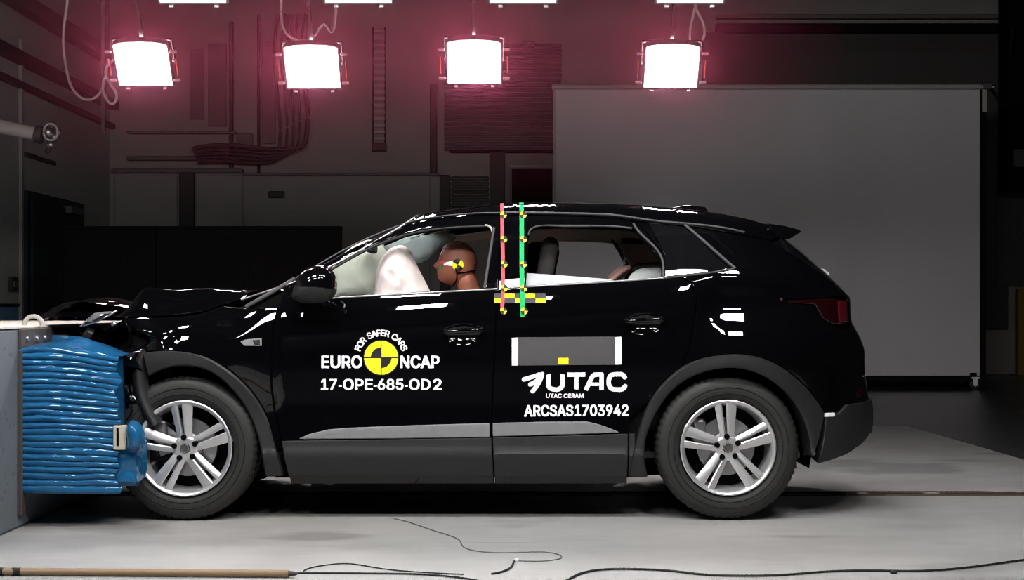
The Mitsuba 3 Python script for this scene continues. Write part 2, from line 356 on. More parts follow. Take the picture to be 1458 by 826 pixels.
add('projection_screen__corner_post', box(a[0] - .035, a[0] + .03, YS - .05, YS - .03, a[2], s1[2] + .02, 0.004), M_PALE, False)
add('projection_screen__corner_clamp', cat([box(a[0] - .05, a[0] + .09, YS - .07, YS + .06, s1[2] - .04, s1[2] + .05, .01), trimesh.creation.icosphere(2, .03).apply_translation([a[0] + .12, YS, s1[2]])]), M_STEEL, 40)
add('projection_screen__base_rail', box(s0[0], s1[0], YS - .03, YS + .05, s0[2] - .07, s0[2], 0.005), M_CURTAIN, False)
for i, (px, y) in enumerate(((1388, YS), (1368, YS + .9), (800, YS), (806, YS + .9))):
    c = at(px, 545, y); r = 0.072
    k = num('projection_screen__castor')
    w = lathe_y([(0.0, -.03), (r * .6, -.03), (r, -.022), (r, .022), (r * .6, .03), (0, .03)], 28); w.apply_translation([c[0], y, r + .002])
    add(k, w, M_RUBBER, 40)
    add(k + '__fork', cat([box(c[0] - .055, c[0] + .055, y - .04, y + .04, r * 2 + .0, r * 2 + .025, .005), box(c[0] - .03, c[0] + .03, y - .04, y - .032, r * .8, r * 2, .0), box(c[0] - .03, c[0] + .03, y + .032, y + .04, r * .8, r * 2, .0)]), M_WHITE, 30)
    add(k + '__hub', lathe_y([(0, -.034), (.03, -.034), (.03, -.031), (0, -.031)], 20).apply_translation([c[0], y, r + .002]), M_PALE, 30)
for px in (795, 1385):
    c = at(px, 540, YS)
    add(num('projection_screen__foot_beam'), box(c[0] - .04, c[0] + .04, YS - .05, YS + 1.0, .17, .22, .006), M_CURTAIN, False)
# right edge of the hall
c = at(1453, 530, 16.3)
add('safety_post', box(c[0] - .055, c[0] + .10, 16.25, 16.40, 0.0, 1.36, 0.01), M_YPOST, False); tag('safety_post', 'yellow painted post at the right edge near the dark pillar', 'post')
add('safety_post__base_plate', box(c[0] - .12, c[0] + .17, 16.18, 16.46, 0.0, 0.012), M_DUCT, False)
wallbox('hall_pillar', 1436, 1475, -40, 270, 15.6, 0.5, M_CURTAIN); tag('hall_pillar', 'black hanging column at the upper right edge', 'column')
wallbox('hall_pillar__box', 1444, 1466, 212, 238, 15.52, 0.08, M_SHUT)
add('hall_pillar__hanger', box(7.9, 8.1, 15.7, 16.0, 5.5, ZC), M_CURTAIN, False)
k = 'cable_bunch'; add(k, tube([at(1412, 128, 13), at(1420, 140, 13), at(1428, 150, 13.2), at(1434, 138, 13.4), at(1440, 120, 14), at(1442, 40, 15.5)], .02, 8), M_CORD, 50); tag(k, 'dark cable looping from the screen corner to the column', 'cable')

# ---------------------------------------------------------------- floodlights (each a real lamp)
def flood_parts():
    w, h = 0.203, 0.166
    arch = [(w * math.cos(t), h + 0.035 * math.sin(t)) for t in np.linspace(0.15, math.pi - 0.15, 13)]
    lens = sg.Polygon([(-w, -h), (w, -h), (w, h)] + arch + [(-w, h)])
    P = {}
    P['lens'] = (prism_xz(lens.buffer(-.004), -0.004, 0.004), 'lens')
    P['housing'] = (cat([prism_xz(lens.buffer(.010, join_style=2).difference(lens), -0.012, 0.05), box(-w + .02, w - .02, .012, .13, -h * .9, h * .8, .05)]), M_GREYM)
    for i, (sx, sz) in enumerate(((-1, 1), (1, 1), (-1, -1), (1, -1))):
        P['corner_pin' + (f'_{i:03d}' if i else '')] = (box(sx * (w + .042) - .026, sx * (w + .042) + .026, -.022, .0, sz * (h - .045) - .011, sz * (h - .045) + .011, .004), M_PALE)
    for i, sx in enumerate((-1, 1)):
        P['handle' + (f'_{i:03d}' if i else '')] = (box(sx * (w + .05) - .005, sx * (w + .05) + .005, -.012, .0, -.085, .06, .002), M_ORANGE)
        P['clip' + (f'_{i:03d}' if i else '')] = (box(sx * .14 - .014, sx * .14 + .014, -.022, .012, -h - .036, -h - .018, .004), M_PALE)
    P['yoke'] = (cat([box(-w - .026, -w - .016, .07, .10, -.02, .17, .003), box(w + .016, w + .026, .07, .10, -.02, .17, .003), box(-w - .026, w + .026, .07, .10, .165, .18, .003), box(-.014, .014, .07, .10, .18, .48, .003),
                      box(-w - .02, -w + .03, .07, .10, -.01, .01), box(w - .03, w + .02, .07, .10, -.01, .01)]), M_DUCT)
    return P
FL = flood_parts()
FLD = {k: mikit.ply(m, M_WHITE if b == 'lens' else b, 30) for k, (m, b) in FL.items()}
FLD['lens']['emitter'] = {'type': 'area', 'radiance': rgb(*[LAMP * c for c in LAMP_RGB])}
def floodlight(c, pitch, yaw, label, group, roll=0):
    k = num('floodlight')
    M = T().translate([float(v) for v in c]).rotate([0, 0, 1], yaw).rotate([1, 0, 0], pitch).rotate([0, 1, 0], roll)
    for p, d in FLD.items(): scene[f'{k}__{p}'] = {**d, 'to_world': M}
    tag(k, label, 'floodlight', group)
    m = np.array(M.matrix); top = (m @ [0, .085, .47, 1])[:3]
    add(k + '__hanging_rod', box(top[0] - .012, top[0] + .012, top[1] - .012, top[1] + .012, top[2] - .02, 4.19), M_DUCT, False)
    return k
VIEWL = ['glowing floodlight at far left, next to the looping pale cable', 'glowing floodlight second from the left, in front of the upright pipes', 'glowing floodlight above the front seats of the car', 'glowing floodlight at far right, in front of the big screen top']
for (px, py, roll), l in zip(((204, 93, 0), (445, 97, 0), (675, 90, 0), (956, 96, 0)), VIEWL):
    floodlight(at(px, py, 4.0), 37, 0, l, 'row of floodlights in view', roll)
for px, l in zip((270, 508, 745, 985), ('between the first and second lit lamps', 'between the second and third lit lamps', 'right of the third lit lamp', 'straight above the rightmost lit lamp')):
    floodlight(at(px, -32, 1.7), 42, 0, 'floodlight at the top edge, ' + l, 'floodlights at the top edge of the picture')
for y, z, pt, xs_, rn in ((-1.7, 3.25, 44, (-2.65, -1.75, -.85, -.05, .98, 1.65), 'over the near side of the car'), (-3.6, 3.5, 34, (-3.1, -1.97, -.89, -.06, 1.33, 2.0), 'nearest the viewer')):
    for n_, x in zip(('first', 'second', 'third', 'fourth', 'fifth', 'sixth'), xs_): floodlight((x, y, z), pt, 180, f'{n_} floodlight from the left in the row {rn}', 'floodlights above the viewer')
for y in (4.1, 1.8, -1.6, -3.5):
    k = num('lamp_truss'); add(k, cat([tube(np.array([[-5.8, y + dy, z], [4.6, y + dy, z]]), .024, 10, False) for dy in (-.12, .12) for z in (4.22, 4.46)] + [box(x, x + .02, y - .12, y + .12, 4.22, 4.24) for x in np.arange(-5.8, 4.6, .5)]), M_DUCT, 40)
    tag(k, {4.1: 'dark lighting truss over the row of lit floodlights', 1.8: 'dark lighting truss above the car roof', -1.6: 'dark lighting truss above the near side of the car', -3.5: 'dark lighting truss nearest the viewer'}[y], 'truss', 'lighting trusses')
    for x in (-5.0, -1.0, 3.6): add(num(k + '__hanger'), box(x - .01, x + .01, y - .01, y + .01, 4.46, ZC), M_DUCT, False)
# cables that hang by the lamps
def hang(key, pts, y, label, r=.012, m=M_PALECORD):
    add(key, tube([at(px, py, y) for px, py in pts], r, 8), m, 60); tag(key, label, 'cable')
hang('hanging_cable', [(98, -20), (92, 30), (90, 60), (95, 100), (108, 133), (123, 142), (138, 137), (148, 120), (151, 108)], 4.6, 'pale cable hanging in a long loop left of the leftmost lamp')
hang('hanging_cable_001', [(151, 108), (146, 124), (150, 138), (160, 148), (166, 140), (160, 124), (152, 110), (170, 80)], 4.55, 'pale cable knotted below the leftmost lamp loop')
hang('hanging_cable_002', [(400, -20), (401, 30), (410, 50), (430, 58), (450, 48), (462, 35), (470, 45), (478, 20), (480, -20)], 4.7, 'thin cable drooping above the second lamp from the left')
hang('hanging_cable_003', [(984, -20), (983, 40), (988, 62), (996, 60), (1003, 40), (1000, 30), (1002, -20)], 4.6, 'thin cable loop above the rightmost lamp')

# ---------------------------------------------------------------- the car: one skin function for flank and tail
YC, XS = 0.93, 0.95                                      # centre plane, start of the tail rounding
ztail = [0.20, 0.234, 0.283, 0.338, 0.415, 0.512, 0.605, 0.727, 0.827, 0.879, 0.939, 0.987, 1.05, 1.102, 1.132, 1.162, 1.206, 1.251, 1.349, 1.439, 1.52, 1.60]
xtail = [1.840, 1.860, 1.885, 1.905, 1.922, 1.927, 1.913, 1.897, 1.894, 1.878, 1.848, 1.822, 1.816, 1.815, 1.794, 1.764, 1.720, 1.673, 1.561, 1.453, 1.40, 1.36]
XEND = PchipInterpolator(ztail, xtail)
LOWZ = [0.15, 0.225, 0.290, 0.335, 0.352, 0.40, 0.46, 0.55, 0.66, 0.78, 0.90, 1.00]
LOWI = [0.085, 0.052, 0.030, 0.018, 0.026, 0.028, 0.030, 0.034, 0.027, 0.016, 0.008, 0.004]
LOW = PchipInterpolator(LOWZ, LOWI)
TOPX = [-2.6, -2.2, -1.95, -1.71, -1.57, -1.455, -1.30, -1.12, -0.88, -0.70, -0.57, -0.475, -0.25, -0.05, 0.155, 0.60, 0.85, 1.03, 1.20, 1.35, 1.50, 2.2]
TOPZ = [0.97, 1.00, 1.010, 1.014, 1.030, 1.070, 1.120, 1.180, 1.290, 1.397, 1.477, 1.535, 1.567, 1.592, 1.597, 1.587, 1.566, 1.545, 1.515, 1.480, 1.440, 1.30]
ZTOP = PchipInterpolator(TOPX, TOPZ)
def ss(a, b, x):
    t = np.clip((x - a) / (b - a), 0, 1); return t * t * (3 - 2 * t)
def inset(x, z):
    x, z = np.asarray(x, float), np.asarray(z, float)
    zs = 1.020 + 0.075 * np.clip(x, -1.05, 1.0) + 0.02 * ss(-1.05, -1.6, x)
    rb = 0.897 + 0.111 * ss(-1.40, -1.155, x)               # the line along which the wing turns upwards
    zc = z - zs
    low = LOW(np.clip(z - 0.075 * np.clip(x, -1, 1) * ss(.7, 1.0, z), .15, 1.0))
    amp = ss(-1.75, -1.2, x) * ss(1.35, 0.7, x)
    scoop = 0.006 * amp * np.exp(-((zc + 0.10) / 0.075) ** 2) * ss(0, -.05, zc)
    zu = np.clip(zc, 0, None)
    zq = np.minimum(zu, 0.15)
    up = 0.16 * zq + 1.15 * zq ** 2 + 0.50 * np.clip(zu - 0.15, 0, None)
    v = z - rb; kv = 1.2 - 0.8 * ss(-1.34, -1.18, x)
    vn, vp = np.clip(v, -0.129, 0), np.clip(v, 0, None)
    wing = 0.02 + 0.31 * vn + 1.2 * vn ** 2 + 0.31 * vp + kv * np.minimum(vp, .15) ** 2 + 2 * kv * .15 * np.clip(vp - .15, 0, None) + 0.31 * (rb - 1.008)
    wf = ss(-1.135, -1.165, x) * ss(0.45, 0.86, z)
    s = np.where(zc < 0, low + scoop, low * ss(.2, 0, zu) + up)
    s = s * (1 - wf) + wf * wing
    hz = np.clip(z - 0.78, 0, None); hq = np.minimum(hz, 0.23)         # the haunch over the rear wheel
    haunch = 1.1 * hq ** 2 + 0.506 * (hz - hq) - 0.034
    hb = ss(0.86, 1.06, x) * ss(0.45, 0.82, z) * ss(1.22, 1.02, z) * ss(1.70, 1.30, x)
    s = s * (1 - hb) + hb * haunch
    s = s + 0.16 * np.clip(-x - 1.55, 0, None) ** 1.6      # the nose draws in
    zt = ZTOP(np.clip(x, -2.6, 2.2)); r = np.where(x < -1.4, .05, .06)
    t = np.clip((z - (zt - r)) / r, 0, 0.99)
    s = s + (0.05 + 0.04 * ss(-1.2, -.4, x)) * (1 - np.sqrt(1 - t * t))
    # grip bowls behind the two door handles
    for hx, hz in ((-0.245, 0.930), (0.655, 0.982)):
        s = s + 0.024 * ss(1, 0.45, np.sqrt(((x - hx) / 0.095) ** 2 + ((z - hz + .012) / 0.042) ** 2))
    return s
_s = np.linspace(0, 1, 4001); _t = np.sin(_s * np.pi / 2) ** (2 / 3); _q = np.cos(_s * np.pi / 2) ** (2 / 3)
_L = np.r_[0, np.cumsum(np.hypot(np.diff(_t), np.diff(_q)))]; LR = _L[-1]; _L = _L / LR
def a2x(a, z):
    s = np.clip((a - XS) / LR, 0, 1)
    return np.where(a < XS, a, XS + (XEND(np.clip(z, .2, 1.6)) - XS) * np.interp(s, _L, _t)), np.where(a < XS, 1.0, np.interp(s, _L, _q))
def x2a(x, z):
    t = np.clip((x - XS) / (XEND(np.clip(z, .2, 1.6)) - XS), 0, 1)
    return np.where(x < XS, x, XS + LR * np.interp(t, _t, _L))
AEND = XS + LR
def skin0(a, z):
    x, q = a2x(a, z)
    s = inset(x, z)
    return np.stack([x, YC - (YC - s) * q, z], -1)
def skin(a, z, off=0.0):
    """A point of the flank, moved inwards by off along the normal."""
    a, z = np.asarray(a, float), np.asarray(z, float)
    e = 2e-3
    am, ap = np.clip(a - e, None, AEND - 2 * e), np.clip(a + e, None, AEND)
    n = np.cross(skin0(ap, z) - skin0(am, z), skin0(a, z + e) - skin0(a, z - e))
    n /= np.linalg.norm(n, axis=-1, keepdims=True) + 1e-12   # points to -y: outwards
    return skin0(a, z) - n * np.asarray(off)[..., None]
def side(px, py):
    """A point measured on the photograph, on the flank: (a, z)."""
    y = 0.05
    for _ in range(6):
        p = at(px, py, y); z = float(np.clip(p[2], .15, 1.6)); a = float(x2a(p[0], z)); y = float(skin0(a, z)[1]); y = min(y, .6)
    return a, z
def outline(pts, n=0):
    return [side(*p) for p in pts]
def curve(pts, k=6):
    """Rounds a measured line: a spline through the pixel points."""
    p = np.asarray(pts, float); d = np.r_[0, np.cumsum(np.linalg.norm(np.diff(p, axis=0), axis=1))]
    from scipy.interpolate import CubicSpline
    return CubicSpline(d, p)(np.linspace(0, d[-1], (len(p) - 1) * k + 1)).tolist()
def poly(pts):
    g = sg.Polygon(outline(pts)).buffer(0)
    return max(g.geoms, key=lambda q: q.area) if hasattr(g, 'geoms') else g
def mirror(m):
    m = m.copy(); v = m.vertices.copy(); v[:, 1] = 2 * YC - v[:, 1]; m.vertices = v; m.invert(); return m
def panel(g, off=0.0, depth=0.02, h=0.022, bevel=0.0035, gap=0.0022, deform=None):
    """A sheet cut from the flank: the outline g in (a, z), with a small rounded edge turned inwards."""
    g = g.buffer(-gap - bevel)
    gs = [q for q in getattr(g, 'geoms', [g]) if q.area > 1e-5]; out = []
    for q in gs:
        p, f = triangulate(q, h)
        v = skin(p[:, 0], p[:, 1], np.full(len(p), off))
        e = np.sort(np.vstack([f[:, [0, 1]], f[:, [1, 2]], f[:, [2, 0]]]), axis=1)
        key, cnt = np.unique(e, axis=0, return_counts=True)
        direct = {(min(i, j), max(i, j)): (i, j) for t in f for i, j in ((t[0], t[1]), (t[1], t[2]), (t[2], t[0]))}
        be = [direct[tuple(k)] for k in key[cnt == 1]]
        nrm = {}
        for i, j in be:
            d = p[j] - p[i]; o = np.array([d[1], -d[0]]); o /= np.linalg.norm(o) + 1e-12
            for k in (i, j): nrm[k] = nrm.get(k, 0) + o
        ids = sorted(nrm); idx = {k: n for n, k in enumerate(ids)}
        o = np.array([nrm[k] / (np.linalg.norm(nrm[k]) + 1e-9) for k in ids]); b = p[ids] + o * bevel
        m1 = skin(b[:, 0], b[:, 1], np.full(len(b), off + bevel)); m2 = skin(b[:, 0], b[:, 1], np.full(len(b), off + depth))
        n0, n1 = len(v), len(v) + len(b); ff = []
        for i, j in be:
            a1, b1 = n0 + idx[i], n0 + idx[j]; a2, b2 = n1 + idx[i], n1 + idx[j]
            ff += [[j, i, a1], [j, a1, b1], [b1, a1, a2], [b1, a2, b2]]
        m = trimesh.Trimesh(np.vstack([v, m1, m2]), np.vstack([f, ff]), process=False)
        out.append(m)
    m = cat(out)
    if deform is not None: m.vertices = deform(m.vertices.copy())
    return m
def pair(key, mesh, m, smooth=25, label=None):
    """The near part under its own key and its twin on the far flank under the next number."""
    add(key, mesh, m, smooth, label)
    base = key; n = 1
    while f'{base}_{n:03d}' in scene: n += 1
    add(f'{base}_{n:03d}', mirror(mesh), m, smooth)

tag('car', 'black five door family car with test lettering, its nose crumpled against the blue barrier', 'car')
ARCH_F_OUT = [(203, 503), (224, 500), (247, 499.5), (270, 502), (291, 507), (313, 518), (334, 533), (350, 548), (364, 565), (374, 581), (383, 600), (389, 622), (397, 650), (405, 678)]
ARCH_F_IN = [(378, 678), (373, 650), (369, 630), (360, 602), (349, 579), (334, 558), (317, 541), (299, 529), (275, 522), (250, 522), (228, 528), (212, 538)]
ARCH_R_OUT = [(894.5, 679), (897, 660), (902, 638), (911, 604), (927, 567), (953, 536), (982, 516), (1018, 506), (1054, 504), (1083, 509), (1112, 522), (1138, 542), (1160, 567), (1173, 588)]
ARCH_R_IN = [(1152, 660), (1149, 618), (1134, 581), (1109, 551), (1076, 531), (1036, 524), (1000, 531), (963, 551), (938, 582), (920, 625), (918, 655), (924, 679)]
WELL_F = poly(curve(ARCH_F_OUT) + [(203, 720)]); WELL_R = poly(curve(ARCH_R_OUT) + [(1150, 720), (894, 720)])
WIN_F = [(470, 381), (487, 370.5), (504.6, 361), (535, 346.5), (567, 335.5), (602.6, 327.2), (638, 322.8), (670, 321), (692, 320.5), (699, 322.5), (700.5, 329.6), (694, 365), (687, 410)] + [(615, 413.5), (540, 417.5), (468, 421)]
WIN_R = [(752.5, 333), (755, 326), (763, 322), (790, 320.5), (840, 321), (880, 322.5), (900, 324.5), (906, 328), (922, 347), (941.7, 370), (942.5, 393.5), (900, 396.5), (830, 401), (748, 406)]
WIN_Q = [(925, 318), (950, 319.5), (973, 323), (1004, 350), (1037, 379), (1030, 382), (990, 388), (948, 392.5), (947.5, 362)]
DOOR_F = [(712, 306), (711, 350), (709, 413), (706, 465), (699.5, 600), (704, 690)] + [(414, 690), (400, 626), (391, 585), (386.5, 550), (386, 500), (389, 466), (396, 438), (405, 413), (424, 399.5), (462, 374.5), (504, 351.5), (549, 331.5), (592, 317), (638, 309.5), (675, 306.5)]
DOOR_R = [(712, 306), (760, 306), (830, 307.5), (880, 310.5), (905, 315), (925, 335), (946.5, 364), (947, 392), (966, 393), (984, 402), (992.5, 425), (990, 450), (981, 493), (969, 530), (895, 600), (893, 690), (704, 690), (699.5, 600), (706, 465), (709, 413), (711, 350)]
TOPL = [(345, 421), (371, 404), (423.5, 374), (485, 344), (535, 321.5), (568, 306), (596, 299.5), (660, 291), (714, 288), (773, 287.5), (903, 291.5), (972, 298), (1023, 304), (1072, 313), (1112, 323)]
def top_strip(x0, x1, n):
    """points (a, z) just under the upper edge of the flank, from x0 to x1"""
    xs_ = np.linspace(x0, x1, n); return [(float(x2a(x, ZTOP(x) - .001)), float(ZTOP(x) - .001)) for x in xs_]
G_DOOR_F, G_DOOR_R = poly(DOOR_F), poly(DOOR_R)
G_WIN_F, G_WIN_R, G_WIN_Q = (sg.Polygon(outline(w)).buffer(.006).buffer(-.006) for w in (WIN_F, WIN_R, WIN_Q))
CLAD_Z = 0.447                                           # top line of the dark sill cladding on the doors
sill_top = outline([(386, 626), (700, 622), (900, 617)])
G_CLAD = sg.Polygon(outline([(380, 627.5), (560, 625), (700, 622.5), (800, 620), (905, 616.5)]) + outline([(905, 678), (700, 678.5), (380, 677)]))
# fender
fz = [(float(x), float(ZTOP(x) - .001)) for x in np.linspace(-1.93, -1.455, 16)]
G_FENDER = sg.Polygon(fz + outline([(349, 438), (397, 437), (389, 466), (386, 500), (386.5, 550), (391, 585), (400, 626), (402, 640), (203, 640)]) + [(-1.95, .60)]).buffer(0).difference(WELL_F)
G_FENDER = max(getattr(G_FENDER, 'geoms', [G_FENDER]), key=lambda g: g.area)
def dent_front(v):
    """the fender's front end is pushed up and back and creased"""
    k = ss(-1.62, -1.93, v[:, 0])
    v[:, 1] += k * (0.035 * np.sin(v[:, 2] * 34 + v[:, 0] * 22) + 0.02 * np.sin(v[:, 2] * 71 + 1))
    v[:, 0] += k * 0.02 * np.sin(v[:, 2] * 29)
    return v
add('car__front_fender', panel(G_FENDER, deform=dent_front), M_PAINT, 30)
add('car__front_fender_001', mirror(panel(G_FENDER)), M_PAINT, 30)
# side frame: pillars and roof edge above the doors
G_FRAME = sg.Polygon(top_strip(-1.455, 1.42, 90) + [(x2a(1.32, 1.40), 1.40)] + outline([(1030, 330), (976, 321.5), (924, 316.5), (905, 315)]) + outline(DOOR_R[:5])[::-1] + outline(DOOR_F[::-1])[:9] + outline([(397, 437), (349, 438)])).buffer(0)
G_FRAME = G_FRAME.difference(G_DOOR_F).difference(G_DOOR_R).difference(G_WIN_Q)
G_FRAME = max(getattr(G_FRAME, 'geoms', [G_FRAME]), key=lambda g: g.area)
pair('car__roof_frame', panel(G_FRAME, h=0.02), M_PAINT)
# doors
pair('car__front_door', panel(G_DOOR_F.difference(G_WIN_F).difference(G_CLAD.buffer(-.004)), h=0.018), M_PAINT)
pair('car__rear_door', panel(G_DOOR_R.difference(G_WIN_R).difference(WELL_R).difference(G_CLAD.buffer(-.004)), h=0.018), M_PAINT)
# cladding on doors and sill, silver strip above it
cl_f = panel(G_CLAD.intersection(G_DOOR_F), off=-0.012, depth=.05, h=.025); pair('car__front_door__cladding', cl_f, M_CLAD, 25, 'matt dark grey lower cladding')
cl_r = panel(G_CLAD.intersection(G_DOOR_R).difference(WELL_R.buffer(-.01)), off=-0.012, depth=.05, h=.025); pair('car__rear_door__cladding', cl_r, M_CLAD, 25, 'matt dark grey lower cladding')
cl_s = G_CLAD.difference(G_DOOR_F.union(G_DOOR_R)).difference(WELL_F.buffer(-.004))
cl_s = max(getattr(cl_s, 'geoms', [cl_s]), key=lambda g: g.area)
add('car__sill_end', panel(cl_s, off=-.011, depth=.05, h=.02), M_CLAD, 25)
STRIP_F = [(418, 626), (440, 617.5), (468, 610.8), (498, 608.3), (600, 604.5), (698, 601.8), (698.5, 623), (560, 625)]
STRIP_R = [(700.5, 601.6), (770, 600), (836, 599.5), (854, 604), (882, 614), (893, 616.5), (830, 618.5), (701, 622.2)]
pair('car__front_door__trim_strip', panel(poly(STRIP_F), off=-.014, depth=.03, h=.02), M_SILVER, 25, 'silver grey strip tapering forward')
pair('car__rear_door__trim_strip', panel(poly(STRIP_R), off=-.014, depth=.03, h=.02), M_SILVER, 25, 'silver grey strip tapering rearward')
# quarter panel, lamp, tail
ap = lambda pts: [(float(x2a(x, z)), z) for x, z in pts]
SEAM_T = [(1.375, 1.46), (1.40, 1.40), (1.335, 1.385), (1.42, 1.335), (1.50, 1.285), (1.60, 1.225), (1.665, 1.18), (1.70, 1.12)]
G_LAMP = sg.Polygon(outline([(1140, 428), (1175, 425), (1193, 427), (1190, 462), (1178, 463), (1150, 440)]) + []).buffer(0)
lampin = outline([(1150, 430), (1180, 427)])
G_LAMP = sg.Polygon(outline([(1118, 427), (1150, 426), (1185, 423)]) + [(AEND - .62, 1.085), (AEND - .60, .975)] + outline([(1186, 462), (1172, 455), (1160, 434), (1120, 431)])).buffer(0)
G_CLR = sg.Polygon(outline([(1166, 592), (1190, 589), (1204, 575)]) + [(AEND, .58), (AEND, .40)] + outline([(1234, 618), (1223, 632.5), (1200, 647), (1178, 655), (1156, 661), (1136, 660.5), (1130, 600)])).buffer(0).difference(WELL_R)
G_QUARTER = sg.Polygon(outline([(947, 392), (966, 393), (984, 402), (992.5, 425), (990, 450), (981, 493), (969, 530), (950, 600), (1160, 640), (1192, 590), (1203, 470), (1186, 462), (1172, 455), (1160, 434)])
                       + outline([(1120, 431), (1118, 427), (1150, 426), (1172, 424)]) + ap([(1.70, 1.12), (1.60, 1.225), (1.50, 1.285), (1.42, 1.335), (1.335, 1.385), (1.32, 1.40)])
                       + outline([(1030, 330), (976, 321.5), (924, 316.5), (905, 315), (925, 335), (946.5, 364)])).buffer(0)
G_QUARTER = G_QUARTER.difference(WELL_R).difference(G_WIN_Q).difference(G_CLR.buffer(-.004)).difference(G_LAMP.buffer(-.004))
G_QUARTER = max(getattr(G_QUARTER, 'geoms', [G_QUARTER]), key=lambda g: g.area)
pair('car__rear_quarter', panel(G_QUARTER, h=.02), M_PAINT)
pair('car__rear_quarter__window', panel(G_WIN_Q.buffer(.004), off=.006, depth=.006, h=.02, gap=0), M_TINT, 25, 'dark tinted quarter window')
pair('car__tail_lamp', panel(G_LAMP, off=-.004, depth=.03, h=.02), M_RED, 30, 'dark red wrap round tail lamp')
pair('car__tail_lamp__lit_end', panel(sg.Polygon(outline([(1192, 428), (1204, 428)]) + [(AEND - .70, 1.06), (AEND - .70, .995)] + outline([(1204, 459), (1194, 459)])).buffer(0), off=-.010, depth=.012, h=.02, gap=0), M_REDLIT, 30, 'brighter red outer end')
def whole(g, off=0, depth=.02, h=.03):
    m = panel(g, off=off, depth=depth, h=h); return cat([m, mirror(m)])
G_TAILGLASS = sg.Polygon(ap([(1.375, 1.455), (1.41, 1.34), (1.49, 1.30), (1.60, 1.225), (1.66, 1.185)]) + [(AEND, 1.185), (AEND, 1.455)]).buffer(0)
add('car__tailgate_glass', whole(G_TAILGLASS), M_TINT, 25, 'dark rear window')
G_GATE = sg.Polygon(ap([(1.66, 1.185), (1.70, 1.12)]) + [(AEND - .62, 1.085), (AEND - .60, .975), (AEND - .62, .70), (AEND, .70), (AEND, 1.185)]).buffer(0)
add('car__tailgate', whole(G_GATE), M_PAINT, 25)
G_BUMP = sg.Polygon(outline([(1203, 470)]) + [(AEND - .60, .975), (AEND - .62, .70), (AEND, .70), (AEND, .55)] + outline([(1204, 574), (1192, 590)])).buffer(0).difference(G_CLR.buffer(-.004))
add('car__rear_bumper', whole(max(getattr(G_BUMP, 'geoms', [G_BUMP]), key=lambda g: g.area)), M_PAINT, 25)
add('car__rear_bumper__lower_cladding', whole(G_CLR, off=-.015, depth=.06), M_CLAD, 25, 'matt black lower bumper')
pair('car__rear_bumper__side_marker', panel(poly([(1171.5, 588), (1186, 587.5), (1186, 593), (1172, 593.5)]), off=-.016, depth=.01, h=.01, bevel=.001, gap=0), M_WHITE, 25, 'small white side marker')
pair('car__rear_bumper__reflector', panel(poly([(1217, 560), (1224, 553), (1227, 558), (1221, 566)]), off=-.012, depth=.01, h=.01, bevel=.001, gap=0), M_RED, 25, 'red corner reflector')
# arch cladding
def strip_poly(o, i): return sg.Polygon(outline(curve(o)) + outline(curve(i))).buffer(0)
GA_F, GA_R = strip_poly(ARCH_F_OUT, ARCH_F_IN), strip_poly(ARCH_R_OUT, ARCH_R_IN)
add('car__front_arch_trim', panel(GA_F, off=-.018, depth=.09, h=.02, bevel=.008), M_CLAD, 40, 'dark matt front wheel arch trim')
add('car__front_arch_trim_001', mirror(panel(GA_F, off=-.018, depth=.09, h=.02, bevel=.008)), M_CLAD, 40)
pair('car__rear_arch_trim', panel(GA_R.difference(G_CLR.buffer(.002)) if False else GA_R, off=-.018, depth=.09, h=.02, bevel=.008), M_CLAD, 40, 'dark matt rear wheel arch trim')
def flap():
    pts = np.array([at(px, py, -.03) for px, py in curve([(207, 501), (199, 512), (196, 530), (197, 552), (203, 575), (211, 592), (219, 606)])])
    wd = np.interp(np.linspace(0, 1, len(pts)), [0, .25, .7, 1], [.055, .075, .085, .07]); t = np.gradient(pts, axis=0); t /= np.linalg.norm(t, axis=1, keepdims=True)
    nrm = np.c_[-t[:, 2], 0 * t[:, 0], t[:, 0]]; rows = []
    for u in np.linspace(-.5, .5, 7): rows.append(pts - nrm * (wd * u)[:, None] + np.array([0, 1, 0]) * (0.05 * (2 * u) ** 2))
    v = np.stack(rows, 1); n, k = v.shape[:2]; f = []
    for i in range(n - 1):
        for j in range(k - 1): f.append([i * k + j, i * k + j + 1, (i + 1) * k + j + 1, (i + 1) * k + j])
    f = np.array(f); f = np.vstack([f[:, [0, 1, 2]], f[:, [0, 2, 3]]])
    m = trimesh.Trimesh(v.reshape(-1, 3), f, process=False); m2 = m.copy(); m2.vertices = m2.vertices + [0, .012, 0]; m2.invert(); return cat([m, m2])
add('car__front_arch_flap', flap(), M_CLAD, 50, 'torn front end of the wheel arch trim hanging over the wheel')
# inner frame: closes the gaps between the sheets
G_IN = sg.Polygon(top_strip(-1.93, 1.40, 100) + [(x2a(1.45, 1.35), 1.35), (x2a(1.6, 1.2), 1.2), (x2a(1.75, 1.0), 1.0), (x2a(1.8, .6), .6), (x2a(1.5, .3), .3), (-1.5, .26), (-1.93, .6)]).buffer(-.02)
G_IN = G_IN.difference(G_WIN_F.buffer(-.001)).difference(G_WIN_R.buffer(-.001)).difference(G_WIN_Q.buffer(.01)).difference(WELL_F.buffer(-.02)).difference(WELL_R.buffer(-.02))
pair('car__inner_frame', panel(G_IN, off=.021, depth=.012, h=.03, bevel=.002, gap=0), M_BLACK, 30)
